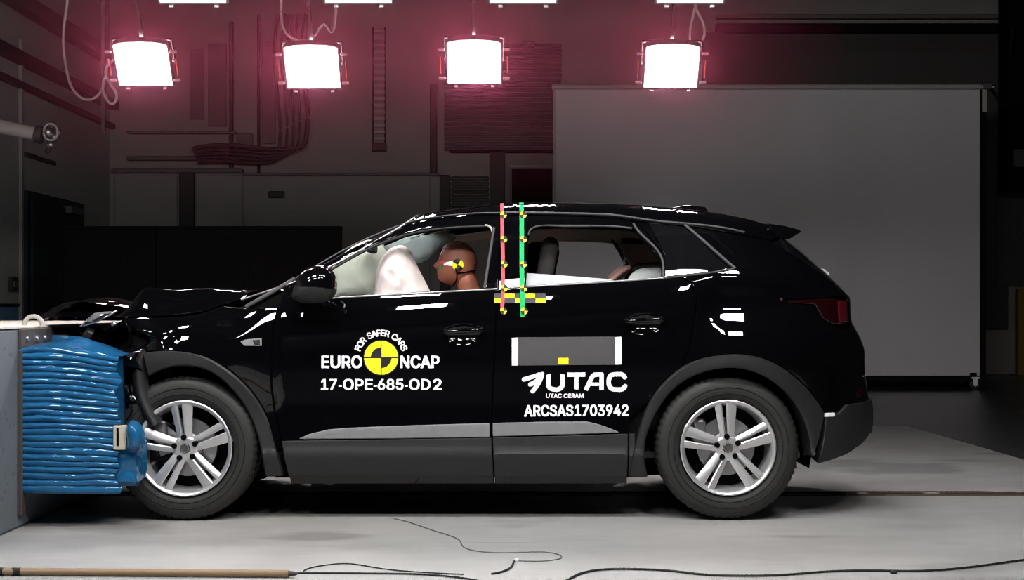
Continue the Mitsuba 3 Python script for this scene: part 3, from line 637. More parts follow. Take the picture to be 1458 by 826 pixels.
# roof, windscreen, bonnet: sheets across the car
def across(x0, x1, nx, crown, nu=41, dz=None, inner=0.0):
    xs_ = np.linspace(x0, x1, nx); u = np.linspace(-1, 1, nu); V = []
    for x in xs_:
        z = float(ZTOP(x)) - .0005; e = skin0(np.array(x2a(x, z)), np.array(z))
        y = YC + (YC - e[1]) * u
        zz = z + (crown(x) if callable(crown) else crown) * (1 - u ** 2) - inner
        V.append(np.stack([np.full(nu, e[0]), y, zz], -1))
    V = np.array(V)
    if dz is not None: V = dz(V)
    n, k = V.shape[:2]; i, j = np.meshgrid(np.arange(n - 1), np.arange(k - 1), indexing='ij')
    q = np.stack([i * k + j, (i + 1) * k + j, (i + 1) * k + j + 1, i * k + j + 1], -1).reshape(-1, 4)
    return trimesh.Trimesh(V.reshape(-1, 3), np.vstack([q[:, [0, 1, 2]], q[:, [0, 2, 3]]]), process=False)
add('car__roof', across(-.50, 1.40, 90, .035), M_PAINT, True)
add('car__roof__headliner', across(-.47, 1.36, 50, .035, inner=.035), M_HEADLINER, True)
add('car__windscreen', across(-1.35, -.51, 40, lambda x: .05), M_PANE, True, 'clear windscreen')
def spoiler():
    V = []
    for u in np.linspace(-1, 1, 41):
        w = .60 * u; y = YC + w; k = 1 - .10 * u * u
        prof = [(1.33, 1.510), (1.40, 1.500), (1.455 + .03 * k, 1.480), (1.468 + .03 * k, 1.468), (1.455 + .03 * k, 1.462), (1.43, 1.430), (1.36, 1.44)]
        V.append([(px_, y, pz - .02 * u * u) for px_, pz in prof])
    V = np.array(V); n, k = V.shape[:2]; f = []
    for i in range(n - 1):
        for j in range(k): f.append([i * k + j, i * k + (j + 1) % k, (i + 1) * k + (j + 1) % k, (i + 1) * k + j])
    f = np.array(f); m = trimesh.Trimesh(V.reshape(-1, 3), np.vstack([f[:, [0, 1, 2]], f[:, [0, 2, 3]]]), process=False)
    caps = [[0, j, j + 1] for j in range(1, k - 1)] + [[(n - 1) * k, (n - 1) * k + j + 1, (n - 1) * k + j] for j in range(1, k - 1)]
    m.faces = np.vstack([m.faces, caps]); m.fix_normals(); return m
add('car__roof_spoiler', spoiler(), M_PAINT, 30)
fin = tri(mf.Manifold.batch_hull([ball((x, YC + dy, z), r, 14) for x, dy, z, r in ((.88, 0, 1.600, .012), (1.08, -.02, 1.578, .014), (1.08, .02, 1.578, .014), (.88, -.02, 1.598, .012), (.88, .02, 1.598, .012), (.97, 0, 1.617, .012), (1.07, 0, 1.606, .010))]))
add('car__antenna_fin', fin, M_PAINT, 40)
def buckle(V):
    x, y = V[..., 0], V[..., 1]; u = (y - YC) / .8
    k = ss(-1.33, -1.50, x) * ss(-2.42, -2.2, x)
    lift = ss(-1.0, -.90, u) * ss(1.0, .90, u)
    V[..., 2] += (lift * np.clip(1.148 + .004 * np.sin(x * 19) - ZTOP(x), 0, None) - .04 * (1 - u ** 2)) * ss(-2.0, -1.85, x) * ss(-1.31, -1.37, x)
    V[..., 2] += k * (.018 + .05 * ss(-1.9, -2.1, x)) * (meshkit.fbm(np.stack([x * 4.2, y * 2.6, 0 * x], -1), 3, 3) - .5) * ss(-1, -.9, u)
    V[..., 2] += ss(-2.0, -2.35, x) * (.06 - .05 * u ** 2)
    return V
bon = across(-2.40, -1.34, 70, .05, 61, buckle); bon2 = bon.copy(); bon2.vertices = bon2.vertices - [0, 0, .015]; bon2.invert()
add('car__bonnet', cat([bon, bon2]), M_PAINT, True, 'buckled bonnet folded up in the middle')
add('car__cowl', across(-1.48, -1.30, 10, .0, inner=.06), M_DARK, True)
# crumpled nose: bumper skin, grille, headlamps, folded sheets
def nose(x_front, z0, z1, amp, seed, back=.03, nz=34, ns=110):
    s = np.linspace(-1, 1, ns); V = []
    for z in np.linspace(z0, z1, nz):
        e = np.abs(s) ** 3.2
        x = x_front + .62 * e + .05 * np.sin(z * 17 + 1); y = YC + (YC - .045 - back * e) * np.sign(s) * np.abs(s) ** .75
        V.append(np.stack([x, y, np.full(ns, z)], -1))
    V = np.array(V); d = meshkit.fbm(V * np.array([5, 5, 8.0]), 4, seed) - .5; cr = np.abs(meshkit.noise(V * np.array([7, 7, 9.0]) + 3, seed + 5) - .5)
    V[..., 0] += amp * (1.6 * d + .9 * cr) ; V[..., 1] += amp * .5 * d
    n, k = V.shape[:2]; i, j = np.meshgrid(np.arange(n - 1), np.arange(k - 1), indexing='ij')
    q = np.stack([i * k + j, i * k + j + 1, (i + 1) * k + j + 1, (i + 1) * k + j], -1).reshape(-1, 4)
    m = trimesh.Trimesh(V.reshape(-1, 3), np.vstack([q[:, [0, 1, 2]], q[:, [0, 2, 3]]]), process=False); m2 = m.copy(); m2.vertices = m2.vertices + [.012, 0, 0]; m2.invert(); return cat([m, m2])
add('car__front_bumper', nose(-2.33, .24, .88, .085, 4), M_PAINT, 30, 'crumpled front bumper skin pressed into the barrier')
def sheet(pts, y0, y1, bend=.05, seed=1, rough_=.02, n=22, m=16):
    """A bent scrap of sheet: pixel line pts swept from y0 to y1."""
    c = np.array(curve(pts, 8)); c = c[np.linspace(0, len(c) - 1, n).astype(int)]; V = []
    for t in np.linspace(0, 1, m):
        y = y0 + (y1 - y0) * t; p = np.array([at(a, b, y0) for a, b in c]); p[:, 1] = y
        p[:, 2] += bend * math.sin(math.pi * t); V.append(p)
    V = np.array(V); d = meshkit.fbm(V * 9, 3, seed) - .5; V[..., 2] += rough_ * d; V[..., 0] += rough_ * (meshkit.fbm(V * 11 + 7, 2, seed) - .5)
    i, j = np.meshgrid(np.arange(m - 1), np.arange(n - 1), indexing='ij'); q = np.stack([i * n + j, i * n + j + 1, (i + 1) * n + j + 1, (i + 1) * n + j], -1).reshape(-1, 4)
    a = trimesh.Trimesh(V.reshape(-1, 3), np.vstack([q[:, [0, 1, 2]], q[:, [0, 2, 3]]]), process=False); b = a.copy(); b.vertices = b.vertices + [0, .004, -.008]; b.invert(); return cat([a, b])
add('car__bonnet__folded_tip', sheet([(84, 440), (98, 436), (118, 432), (140, 433), (165, 436), (190, 442)], .30, .85, .03, 2, .03), M_PAINT, 40, 'front edge of the bonnet folded over')
add('car__front_bumper__scrap', sheet([(92, 470), (110, 474), (126, 482), (150, 478), (168, 462), (186, 452)], .10, .55, -.03, 5, .05), M_PAINT, 40, 'bent scrap of black bumper')
add('car__front_bumper__scrap_001', sheet([(122, 486), (145, 474), (163, 464), (176, 454)], .02, .14, .0, 6, .02), M_DARK, 40)
add('car__front_fender__torn_edge', sheet([(174, 456), (180, 468), (183, 484), (178, 510), (186, 560), (178, 600)], -.02, .3, .02, 8, .05), M_PAINT, 40, 'torn front edge of the wing')
def lens_poly(pts, y, d):
    g = sg.Polygon([(at(*p, y)[0], at(*p, y)[2]) for p in pts]); return inflate(g.buffer(.004).buffer(-.004), d, y, .012)
add('car__headlamp', lens_poly([(113, 465), (122, 456), (134, 446), (146, 444), (167, 443), (150, 453), (132, 462)], .10, .035), M_HLAMP, 40, 'grey glass of the broken headlamp')
add('car__headlamp__chrome_edge', tube([at(118, 463.5, .065), at(134, 459, .06), at(150, 451.5, .065), at(167, 442.5, .08)], .006, 8), M_CHROME, 50, 'bright chrome edge')
add('car__headlamp__reflector', trimesh.creation.icosphere(3, .018).apply_translation(at(163, 462, .05)), M_CHROME, True, 'bright round bulb reflector')
add('car__headlamp_001', mirror(lens_poly([(113, 465), (122, 456), (134, 446), (146, 444), (167, 443), (150, 453), (132, 462)], .10, .035)), M_HLAMP, 40)
def engine():
    ms = [rbox(-2.15, -1.45, .45, 1.5, .40, .92, .05), rbox(-2.24, -2.05, .35, 1.55, .35, .80, .03)]
    for i in range(26):
        c = np.array([RNG.uniform(-2.2, -1.85), RNG.uniform(.06, .45), RNG.uniform(.35, .92)]); s = RNG.uniform(.02, .07, 3)
        b = box(-s[0], s[0], -s[1], s[1], -s[2], s[2], .008); b.apply_transform(trimesh.transformations.random_rotation_matrix(RNG.random(3))); b.apply_translation(c); ms.append(b)
    return cat(ms)
add('car__engine', engine(), M_DARK, 30, 'black crushed parts behind the nose')
# A-pillar seam, window trims
def skinline(pts, r, off=0.0, k=6):
    q = outline(curve(pts, k)); q = np.array(q); return tube(skin(q[:, 0], q[:, 1], np.full(len(q), off)), r, 8, False)
pair('car__front_door__upper_trim', skinline([(421, 396), (462, 371.5), (504, 348.5), (549, 328.5), (592, 314), (638, 306.8), (675, 303.8), (712, 303)], .004), M_TRIM, 50)
pair('car__rear_door__upper_trim', skinline([(712, 303), (760, 303), (830, 304.5), (880, 307), (922, 313), (985, 319), (1060, 331)], .0065, .0, 6), M_TRIM, 50)
pair('car__front_door__belt_trim', skinline([(470, 424.5), (540, 420.5), (615, 416.5), (708, 411.5)], .0055), M_BRIGHT, 50, 'bright belt strip under the window')
pair('car__rear_door__belt_trim', skinline([(712, 411.3), (748, 408.5), (830, 403.5), (900, 399), (945, 396)], .0055), M_BRIGHT, 50, 'bright belt strip under the window')
pair('car__rear_quarter__window_lower_trim', skinline([(946, 396), (990, 391), (1030, 385.5), (1046, 382.5)], .006), M_TRIM, 50)
pair('car__rear_quarter__window_trim', skinline([(1047, 382.5), (1030, 368), (1004, 345), (975, 320)], .0085), M_TRIM, 50)
pair('car__rear_door__pillar_trim', skinline([(902, 318), (922, 342), (942, 367), (944.5, 380), (944.5, 396)], .007), M_TRIM, 50)
pair('car__front_door__rear_trim', skinline([(703.5, 324), (697, 365), (690, 411)], .008), M_TRIM, 50)
pair('car__front_door__window_seal', skinline([(470, 381), (504.6, 361), (535, 346.5), (567, 335.5), (602.6, 327.2), (638, 322.8), (670, 321), (690, 320.5)], .007, .012), M_DARK, 50)
pair('car__front_door__window_corner', skinline([(690, 320.5), (697, 322.5), (701, 330)], .006, .002), M_PALE, 50, 'bright corner of the window rail')
pair('car__rear_door__window_seal', skinline([(752, 334), (755, 326.5), (763, 322), (790, 320.7), (840, 321), (900, 324.5)], .006, .006), M_TRIM, 50)
pair('car__windscreen__pillar_trim', skinline([(350, 437.5), (385, 418), (420, 397)], .011, -.002), M_TRIM, 50, 'grey strip at the foot of the windscreen pillar')
e = [skin0(np.array(x2a(x, ZTOP(x) - .004)), np.array(ZTOP(x) - .004)) for x in np.linspace(-1.36, -.5, 30)]
pair('car__windscreen__edge_trim', tube(np.array(e), .005, 8, False), M_BRIGHT, 50, 'bright strip along the windscreen edge')
# handles
def handle(hx, hz):
    L = .105; xs_ = np.linspace(-L, L, 25); pts = []
    for x in xs_:
        a = hx + x + .005; z = hz + .012 + .055 * x
        p = skin0(np.array(a), np.array(z)); s = inset(a, z + .08); pts.append([a, s - .006 - .030 * (1 - (x / L) ** 6) + .02 * (abs(x) / L) ** 8, z])
    pts = np.array(pts); m = tube(pts, np.interp(np.abs(xs_), [0, .085, L], [.0125, .012, .006]), 12, False)
    return m
for nm, (hx, hz) in (('front', (-0.245, .930)), ('rear', (.655, .982))):
    pair(f'car__{nm}_door__handle', handle(hx, hz), M_PAINT, 60, 'black door handle')
# mirrors
mm = inflate(wp(curve([(416, 424), (418, 408), (424, 394), (436, 383), (452, 378), (467, 380), (476, 390), (480, 406), (477, 420), (466, 429), (448, 432), (428, 431), (416, 424)], 5), -.13).buffer(0), .095, -.125, .008)
z_cut = at(0, 409, -.15)[2]
above = mm.triangles_center @ np.array([.06, 0, 1]) > float(z_cut + .06 * at(448, 0, 0)[0])
def faces_of(mask): m = trimesh.Trimesh(mm.vertices, mm.faces[mask], process=False); m.remove_unreferenced_vertices(); return m
pair('car__door_mirror', faces_of(above), M_PAINT, 60, 'black door mirror with glossy cap')
pair('car__door_mirror__lower_shell', faces_of(~above), M_CLAD, 60, 'matt lower shell')
pair('car__door_mirror__foot', tri(mf.Manifold.batch_hull([ball(at(452, 420, -.10), .03), ball(at(430, 424, -.06), .025), ball(at(424, 420, .05), .03), ball(at(446, 424, .06), .03)])), M_DARK, 50)
pair('car__front_door__mirror_patch', panel(poly([(409, 414), (424, 402), (464, 378), (468, 421), (440, 424), (404, 432)]), off=.002, depth=.01, h=.02, gap=.001), M_DARK, 30)
# badge on the wing
BADGE = [(342, 487), (350, 483.5), (373, 481.5), (373, 493), (348, 493)]
pair('car__front_fender__badge', panel(poly(BADGE), off=-.008, depth=.008, h=.01, bevel=.002, gap=0), M_SILVER, 30, 'small chrome badge behind the front wheel')
pair('car__front_fender__badge_inlay', panel(poly([(360, 485), (370, 484), (370, 491), (362, 491)]), off=-.010, depth=.004, h=.01, bevel=.001, gap=0), M_STBLACK, 30)
add('car__tailgate__wiper', cat([tube([[1.665, YC - .02, 1.235], [1.69, YC - .10, 1.235], [1.70, YC - .25, 1.24]], .012, 8), trimesh.creation.icosphere(2, .028).apply_translation([1.715, YC - .05, 1.245])]), M_PALE, 50, 'bright rear wiper pivot')
pair('car__rear_quarter__dot', trimesh.creation.icosphere(2, .010).apply_translation(skin(*[np.array(v) for v in side(1113, 427)], np.array(0.0))), M_RED, True)

# ---------------------------------------------------------------- underside, wells, wheels
add('car__underbody', cat([box(-1.2, .62, .14, 2 * YC - .14, .20, .26, .01), box(1.45, 1.72, .2, 2 * YC - .2, .33, .5, .02), box(-1.25, 1.45, .55, 2 * YC - .55, .22, .3, .01), box(-2.0, -1.2, .6, 1.26, .24, .34, .02), tube([[-1.2, .8, .17], [.4, .75, .17], [1.0, .6, .2], [1.5, .5, .24]], .03)]), M_BLACK, 30)
def liner(x, far):
    out = []
    for y0, y1 in ((2 * YC - .40, 2 * YC - .07),) if far else ((.07, .40),):
        t = np.linspace(-.25, math.pi + .25, 30); ring = np.array([[x + .425 * math.cos(a), .36 + .425 * math.sin(a)] for a in t]); n = len(ring)
        v = np.vstack([np.c_[ring[:, 0], np.full(n, y0), ring[:, 1]], np.c_[ring[:, 0], np.full(n, y1), ring[:, 1]]])
        f = [[i, i + 1, n + i + 1] for i in range(n - 1)] + [[i, n + i + 1, n + i] for i in range(n - 1)]
        inner = y1 if y0 < YC else y0
        disc = np.vstack([np.c_[ring[:, 0], np.full(n, inner), ring[:, 1]], [[x, inner, .36]]]); g = [[i, i + 1, n] for i in range(n - 1)]
        out += [trimesh.Trimesh(v, f, process=False), trimesh.Trimesh(disc, g, process=False)]
    return cat(out)
WHEELS = [(-1.6195, .36), (1.0705, .3625)]
for x, z in WHEELS:
    for far in (False, True): add(num('car__wheel_liner'), liner(x, far), M_BLACK, 30)
R = .356
def tyre_mesh():
    prof = [(.236, .02), (.246, .006), (.275, -.004), (.31, -.003), (.335, .006), (.348, .018), (R - .002, .034)]
    for i in range(4):
        y = .034 + i * .042; prof += [(R, y + .002), (R, y + .032), (R - .009, y + .034), (R - .009, y + .040)]
    prof += [(R, .204), (.348, .222), (.335, .234), (.31, .243), (.275, .244), (.246, .234), (.236, .22), (.236, .02)]
    m = lathe_y(prof, 180); v = m.vertices; r = np.hypot(v[:, 0], v[:, 2]); th = np.arctan2(v[:, 2], v[:, 0])
    i = np.round(th / (2 * np.pi) * 180).astype(int)
    k = np.where((i % 3 == 0) & (r > .338), .985, 1.0); m.vertices = np.c_[v[:, 0] * k, v[:, 1], v[:, 2] * k]
    ring = [lathe_y([(q, -.0045), (q + .002, -.0075), (q + .004, -.0045)], 120) for q in (.268, .297)]
    return cat([m] + ring)
def rim_parts():
    barrel = lathe_y([(.236, .004), (.238, -.004), (.232, -.008), (.222, -.004), (.214, .010), (.208, .045), (.200, .12), (.205, .20), (.23, .23), (.236, .228), (.215, .19), (.208, .12), (.218, .05), (.228, .015), (.236, .004)], 96)
    sp = []
    for k in range(5):
        a = math.radians(95 + 72 * k); ca, sa = math.cos(a), math.sin(a)
        for s in (-1, 1):
            # one leg of a twin spoke: from the hub outwards, leaning out and forward
            g0, g1, e0, e1 = (.004, .008, .036, .064) if s < 0 else (.004, .013, .030, .050)
            pts = []
            for r, f0, f1, y0, y1 in ((.045, g0, e0, .016, .024), (.13, (g0 + g1) / 2, (e0 + e1) / 2 - .004, .004, .016), (.222, g1, e1, -.004, .006), (.233, g1, e1, -.004, .004)):
                for w, y in ((f0, y0 + .004), (f0 + .006, y0), ((f0 + f1) / 2, y0 + .001), (f1, y1)): pts.append((r, s * w, y))
                pts += [(r, s * (f0 + .004), y0 + .04), (r, s * (f1 - .004), y0 + .04)]
            P = np.array([(r * ca - w * sa, y, r * sa + w * ca) for r, w, y in pts]); h = trimesh.convex.convex_hull(P)
            sp.append(h)
    hub = lathe_y([(0, .014), (.046, .014), (.060, .019), (.070, .030), (.074, .075), (0, .075)], 60)
    return barrel, cat(sp), hub
TY, (RB, RS, RH) = tyre_mesh(), rim_parts()
D = {'tyre': mikit.ply(TY, M_RUBBER, 40), 'rim': mikit.ply(RB, M_ALLOY, 40), 'spokes': mikit.ply(RS, M_ALLOY, 28), 'hub': mikit.ply(RH, M_ALLOY, 40),
     'centre_cap': mikit.ply(cat([lathe_y([(0, .006), (.021, .007), (.025, .012), (.026, .02), (0, .02)], 40)]), M_TRIM, 40),
     'cap_ring': mikit.ply(lathe_y([(.017, .0065), (.019, .003), (.021, .0065)], 40), M_CHROME, 40),
     'brake_disc': mikit.ply(lathe_y([(0, .085), (.145, .085), (.145, .11), (0, .11)], 60), M_STEEL, 40),
     'caliper': mikit.ply(rbox(-.17, -.10, .06, .13, .02, .14, .02), M_STEEL, 40),
     'hub_well': mikit.ply(lathe_y([(0, .12), (.2, .12), (.2, .13), (0, .13)], 40), M_BLACK, 30),
     'bolt': mikit.ply(lathe_y([(0, .008), (.0135, .008), (.0135, .03), (0, .03)], 20), M_BLACK, 30)}
def wheel(x, z, y, ang, far=False):
    k = num('car__wheel')
    M = T().translate([x, y, z])
    if far: M = M.rotate([0, 0, 1], 180)
    M = M.rotate([0, 1, 0], ang)
    for p, d in D.items():
        if p == 'bolt':
            for i in range(5):
                a = math.radians(95 + 72 * i); scene[f'{k}__bolt' + (f'_{i:03d}' if i else '')] = {**d, 'to_world': M @ T().translate([.0545 * math.cos(a), 0, .0545 * math.sin(a)])}
        else: scene[f'{k}__{p}'] = {**d, 'to_world': M}
    return k
for i, (x, z) in enumerate(WHEELS):
    k = wheel(x, z, .012 if i else .0, -1 if i == 0 else 0); labels[k] = {'label': ['front wheel pressed against the blue barrier', 'rear wheel with twin spoke silver alloy rim'][i]}
    wheel(x, z, 2 * YC - .012, 12, True)
# ---------------------------------------------------------------- cabin
add('car__cabin_floor', box(-1.3, 1.45, .14, 2 * YC - .14, .30, .33), M_SEAT, False)
dash = sg.Polygon([(-1.35, .45), (-.85, .45), (-.80, .70), (-.78, .92), (-.86, .99), (-1.05, 1.02), (-1.35, 1.02)])
add('car__dashboard', prism_xz(dash.buffer(.03).buffer(-.03), .16, 2 * YC - .16), M_DARK, 30)
c = np.array([-.70, .50, .93]); t = np.linspace(0, 2 * np.pi, 41)
ringp = np.c_[.17 * np.sin(t) * .42, .185 * np.cos(t), .185 * np.sin(t) * .9] + c
add('car__steering_wheel', cat([tube(ringp, .016, 10, False), tube([c + [-.2, 0, -.1], c + [-.02, 0, 0]], .03, 10, False), tube([c + [0, -.17, 0], c + [-.02, 0, 0], c + [0, .17, 0]], .016, 8, False)]), M_DARK, 50)
def seat(x, y):
    cu = rbox(x - .48, x + .06, y - .25, y + .25, .40, .60, .07)
    ba = tri(mf.Manifold.batch_hull([ball((x + .05 + .30 * t_, y + s_ * w, .52 + .62 * t_), r) for t_, w, r in ((0, .18, .07), (.55, .19, .065), (1, .13, .05)) for s_ in (-1, 1)]))
    hr = tri(mf.Manifold.batch_hull([ball((x + .33 + dx, y + s_ * .085, z), .045) for dx, z in ((0, 1.23), (.03, 1.38)) for s_ in (-1, 1)]))
    posts = cat([tube([[x + .34, y + s_ * .05, 1.08], [x + .345, y + s_ * .05, 1.26]], .008, 8, False) for s_ in (-1, 1)])
    return cu, ba, hr, posts
for y in (.48, 1.38):
    k = num('car__front_seat'); cu, ba, hr, po = seat(-.16 if y < 1 else -.13, y)
    add(k + '__cushion', cu, M_SEAT, 40); add(k + '__backrest', ba, M_SEAT, 40); add(k + '__headrest', hr, M_SEAT, 40); add(k + '__posts', po, M_CHROME, 40)
add('car__rear_bench__cushion', rbox(.45, 1.0, .2, 2 * YC - .2, .42, .60, .07), M_SEAT, 40)
add('car__rear_bench__backrest', tri(mf.Manifold.batch_hull([ball((x, y, z), .06) for x, z in ((.98, .58), (1.20, 1.08)) for y in (.26, 2 * YC - .26)])), M_SEAT, 40)
for y in (.48, .93, 1.38): add(num('car__rear_bench__headrest'), tri(mf.Manifold.batch_hull([ball((1.21 + dx, y + s_ * .09, z), .04) for dx, z in ((0, 1.16), (.02, 1.24)) for s_ in (-1, 1)])), M_SEAT, 40)
# door cards inside, pillars
def card(g, off): return panel(g, off=off, depth=.03, h=.03, bevel=.004)
low_f = G_DOOR_F.intersection(sg.box(-1.1, .5, 0, 1.138)); low_r = G_DOOR_R.intersection(sg.box(-.1, .5, 1.05, 1.15))
add('car__front_door_001__inner_card', mirror(card(sg.Polygon(outline([(470, 424), (700, 413), (700, 600), (420, 600)])), .06)), M_SEAT, 30)
G_LOW = sg.Polygon(outline([(747, 382.5), (800, 386), (860, 391), (896, 396.5), (900, 402), (747, 412)]))
pair('car__rear_door__lowered_window', panel(G_LOW, off=.045, depth=.006, h=.02, bevel=.001, gap=0), M_CARD, 25, 'pale dusty top edge of the lowered window')
add('car__c_pillar_trim', mirror(panel(sg.Polygon(outline([(905, 322), (960, 322), (1010, 352), (1040, 380), (944, 394), (944, 366)])), off=.05, depth=.02, h=.03)), M_HEADLINER, 30, 'brown inner pillar trim on the far side')
add('car__b_pillar_trim', mirror(panel(sg.Polygon(outline([(700, 322), (755, 322), (748, 406), (687, 410)])), off=.05, depth=.03, h=.03)), M_SEAT, 30)
G_TRIM = G_IN.intersection(sg.box(-1.35, 1.21, 1.25, 1.6)).buffer(-.004)
G_TRIM = max(getattr(G_TRIM, 'geoms', [G_TRIM]), key=lambda g: g.area)
add('car__roof_side_trim', mirror(panel(G_TRIM, off=.04, depth=.012, h=.03, bevel=.003)), M_HEADLINER, 30, 'brown grey lining above the far windows')
c = at(891, 344, 1.60); add('car__c_pillar_trim__coat_hook', rbox(c[0] - .03, c[0] + .03, 1.57, 1.62, c[2] - .02, c[2] + .02, .012), M_DARK, 40)
add('car__seat_belt', tube([at(872, 341, 1.55), at(880, 352, 1.55), at(887, 365, 1.55), at(892, 378, 1.5)], .016, 6), M_DARK, 40, 'black belt strap at the far rear window')
c = at(528, 352, .85)
add('car__rear_view_mirror', rbox(c[0] - .025, c[0] + .02, .80, 1.05, c[2] - .03, c[2] + .035, .015), M_DARK, 40)
# airbags
ab = inflate(wp(curve([(531, 424), (534, 408), (536, 388), (541, 372), (550, 359), (562, 351), (573, 349.5), (583, 356), (590, 369), (598, 386), (607, 404), (617, 424)], 5) + [(600, 470), (545, 470)], .45).buffer(.015).buffer(-.015), .23, .45, .016, .10, 3, .6, 9)
add('car__driver_airbag', ab, M_AIRBAG, 60, 'inflated white driver airbag, wrinkled and slumped in a peak')
add('car__passenger_airbag', inflate(wp(curve([(466, 440), (470, 400), (480, 372), (500, 352), (520, 342), (540, 345), (552, 365), (556, 400), (556, 440)], 5), 1.35).buffer(.02).buffer(-.02), .30, 1.35, .025, .12, 5, .6, 5), M_AIRBAG2, 60, 'inflated grey green passenger airbag')
add('car__curtain_airbag', inflate(wp(curve([(540, 352), (560, 338), (600, 330), (640, 329), (650, 336), (632, 352), (612, 368), (590, 376), (560, 372)], 4), 1.60).buffer(.01).buffer(-.01), .05, 1.60, .02, .03, 6), M_AIRBAG3, 60, 'pale curtain airbag along the far roof rail')

# ---------------------------------------------------------------- markings stuck on the flank
def project(m, off=-.0012):
    """Lays flat lettering (x, z = y of the mesh) on the flank."""
    v, f = trimesh.remesh.subdivide_to_size(m.vertices, m.faces, .03)
    p = skin(v[:, 0], v[:, 1], off - v[:, 2])
    return trimesh.Trimesh(p, f, process=False)
def heavy(m, d):
    return cat([m.copy().apply_translation([i * d, j * d * .6, 0]) for i, j in ((-1, -1), (1, -1), (-1, 1), (1, 1))])
def lettering(text, px0, px1, py_base, cap, bold=True, tilt=0.0, gapfix=None):
    h = cap / 288
    m = meshkit.text_mesh(text, h, .0008, bold); v = m.vertices
    a0, z0 = side(px0, py_base); a1, z1 = side(px1, py_base - tilt)
    k = (a1 - a0) / (v[:, 0].max() - v[:, 0].min()); x = (v[:, 0] - v[:, 0].min()) * k
    m.vertices = np.c_[a0 + x, z0 + v[:, 1] + x * (z1 - z0) / (a1 - a0), v[:, 2]]
    return project(heavy(m, h * .028))
def decal(g, off=-.0012, h=.02):
    ms = []
    for q in getattr(g, 'geoms', [g]):
        p, f = triangulate(q, h); ms.append(trimesh.Trimesh(skin(p[:, 0], p[:, 1], np.full(len(p), off)), f, process=False))
    return cat(ms)
FD, RD = 'car__front_door', 'car__rear_door'
add(FD + '__emblem_word', lettering('EURO', 458, 515.5, 523.5, 16.5), M_WHITE, False, 'white word EURO left of the yellow disc')
add(FD + '__emblem_word_001', lettering('NCAP', 570, 625.5, 523.5, 16.5), M_WHITE, False, 'white word NCAP right of the yellow disc')
add(FD + '__test_code', cat([lettering(t_, a_, b_, 554.5, 14.4) for t_, a_, b_ in (('17', 457.3, 479.5), ('OPE', 488.6, 530.5), ('685', 538, 574.4), ('OD', 582.6, 612.8), ('2', 617, 628.6))]
    + [decal(poly([(a_, 548.4), (a_ + 5, 548.4), (a_ + 5, 550.8), (a_, 550.8)]), -.0016, .01) for a_ in (482, 531.8, 576)]), M_WHITE, False, 'white test code 17-OPE-685-OD2')
ec = np.array(side(542.7, 509.4)); ER = 24.4 / 288
disc = sg.Point(*ec).buffer(ER, 32); gap_ = .0022
cross = sg.box(ec[0] - ER, ec[1] - gap_, ec[0] + ER, ec[1] + gap_).union(sg.box(ec[0] - gap_, ec[1] - ER, ec[0] + gap_, ec[1] + ER))
inner = sg.Point(*ec).buffer(ER * .60, 32)
q1 = inner.intersection(sg.box(ec[0] - ER, ec[1], ec[0], ec[1] + ER)); q2 = inner.intersection(sg.box(ec[0], ec[1] - ER, ec[0] + ER, ec[1]))
add(FD + '__emblem_disc', decal(disc.difference(cross).difference(q1).difference(q2)), M_YELLOW, True, 'yellow and black quartered disc')
add(FD + '__emblem_disc_back', decal(sg.Point(*ec).buffer(ER * 1.05, 32), -.0006), M_STBLACK, True)
def arc_text(text, c, r, h, a0, a1):
    ms, n = [], len(text); ws = [{'F': .8, ' ': .55, 'R': .95, 'S': .9, 'A': 1.0, 'O': 1.05, 'E': .85, 'C': 1.0}.get(ch, 1) for ch in text]
    tot = sum(ws); acc = 0
    for ch, w in zip(text, ws):
        ang = a0 + (a1 - a0) * (acc + w / 2) / tot; acc += w
        if ch == ' ': continue
        m = meshkit.text_mesh(ch, h, .0008, True); v = m.vertices.copy(); v[:, 0] -= (v[:, 0].max() + v[:, 0].min()) / 2
        b = ang - math.pi / 2; x, z = v[:, 0], v[:, 1] + r
        m.vertices = np.c_[c[0] + x * math.cos(b) - z * math.sin(b), c[1] + x * math.sin(b) + z * math.cos(b), v[:, 2]]; ms.append(heavy(m, h * .03))
    return project(cat(ms))
add(FD + '__emblem_motto', arc_text('FOR SAFER CARS', ec, 31.2 / 288, 8.6 / 288, math.radians(163), math.radians(17)), M_WHITE, False, 'white words FOR SAFER CARS in an arc over the disc')
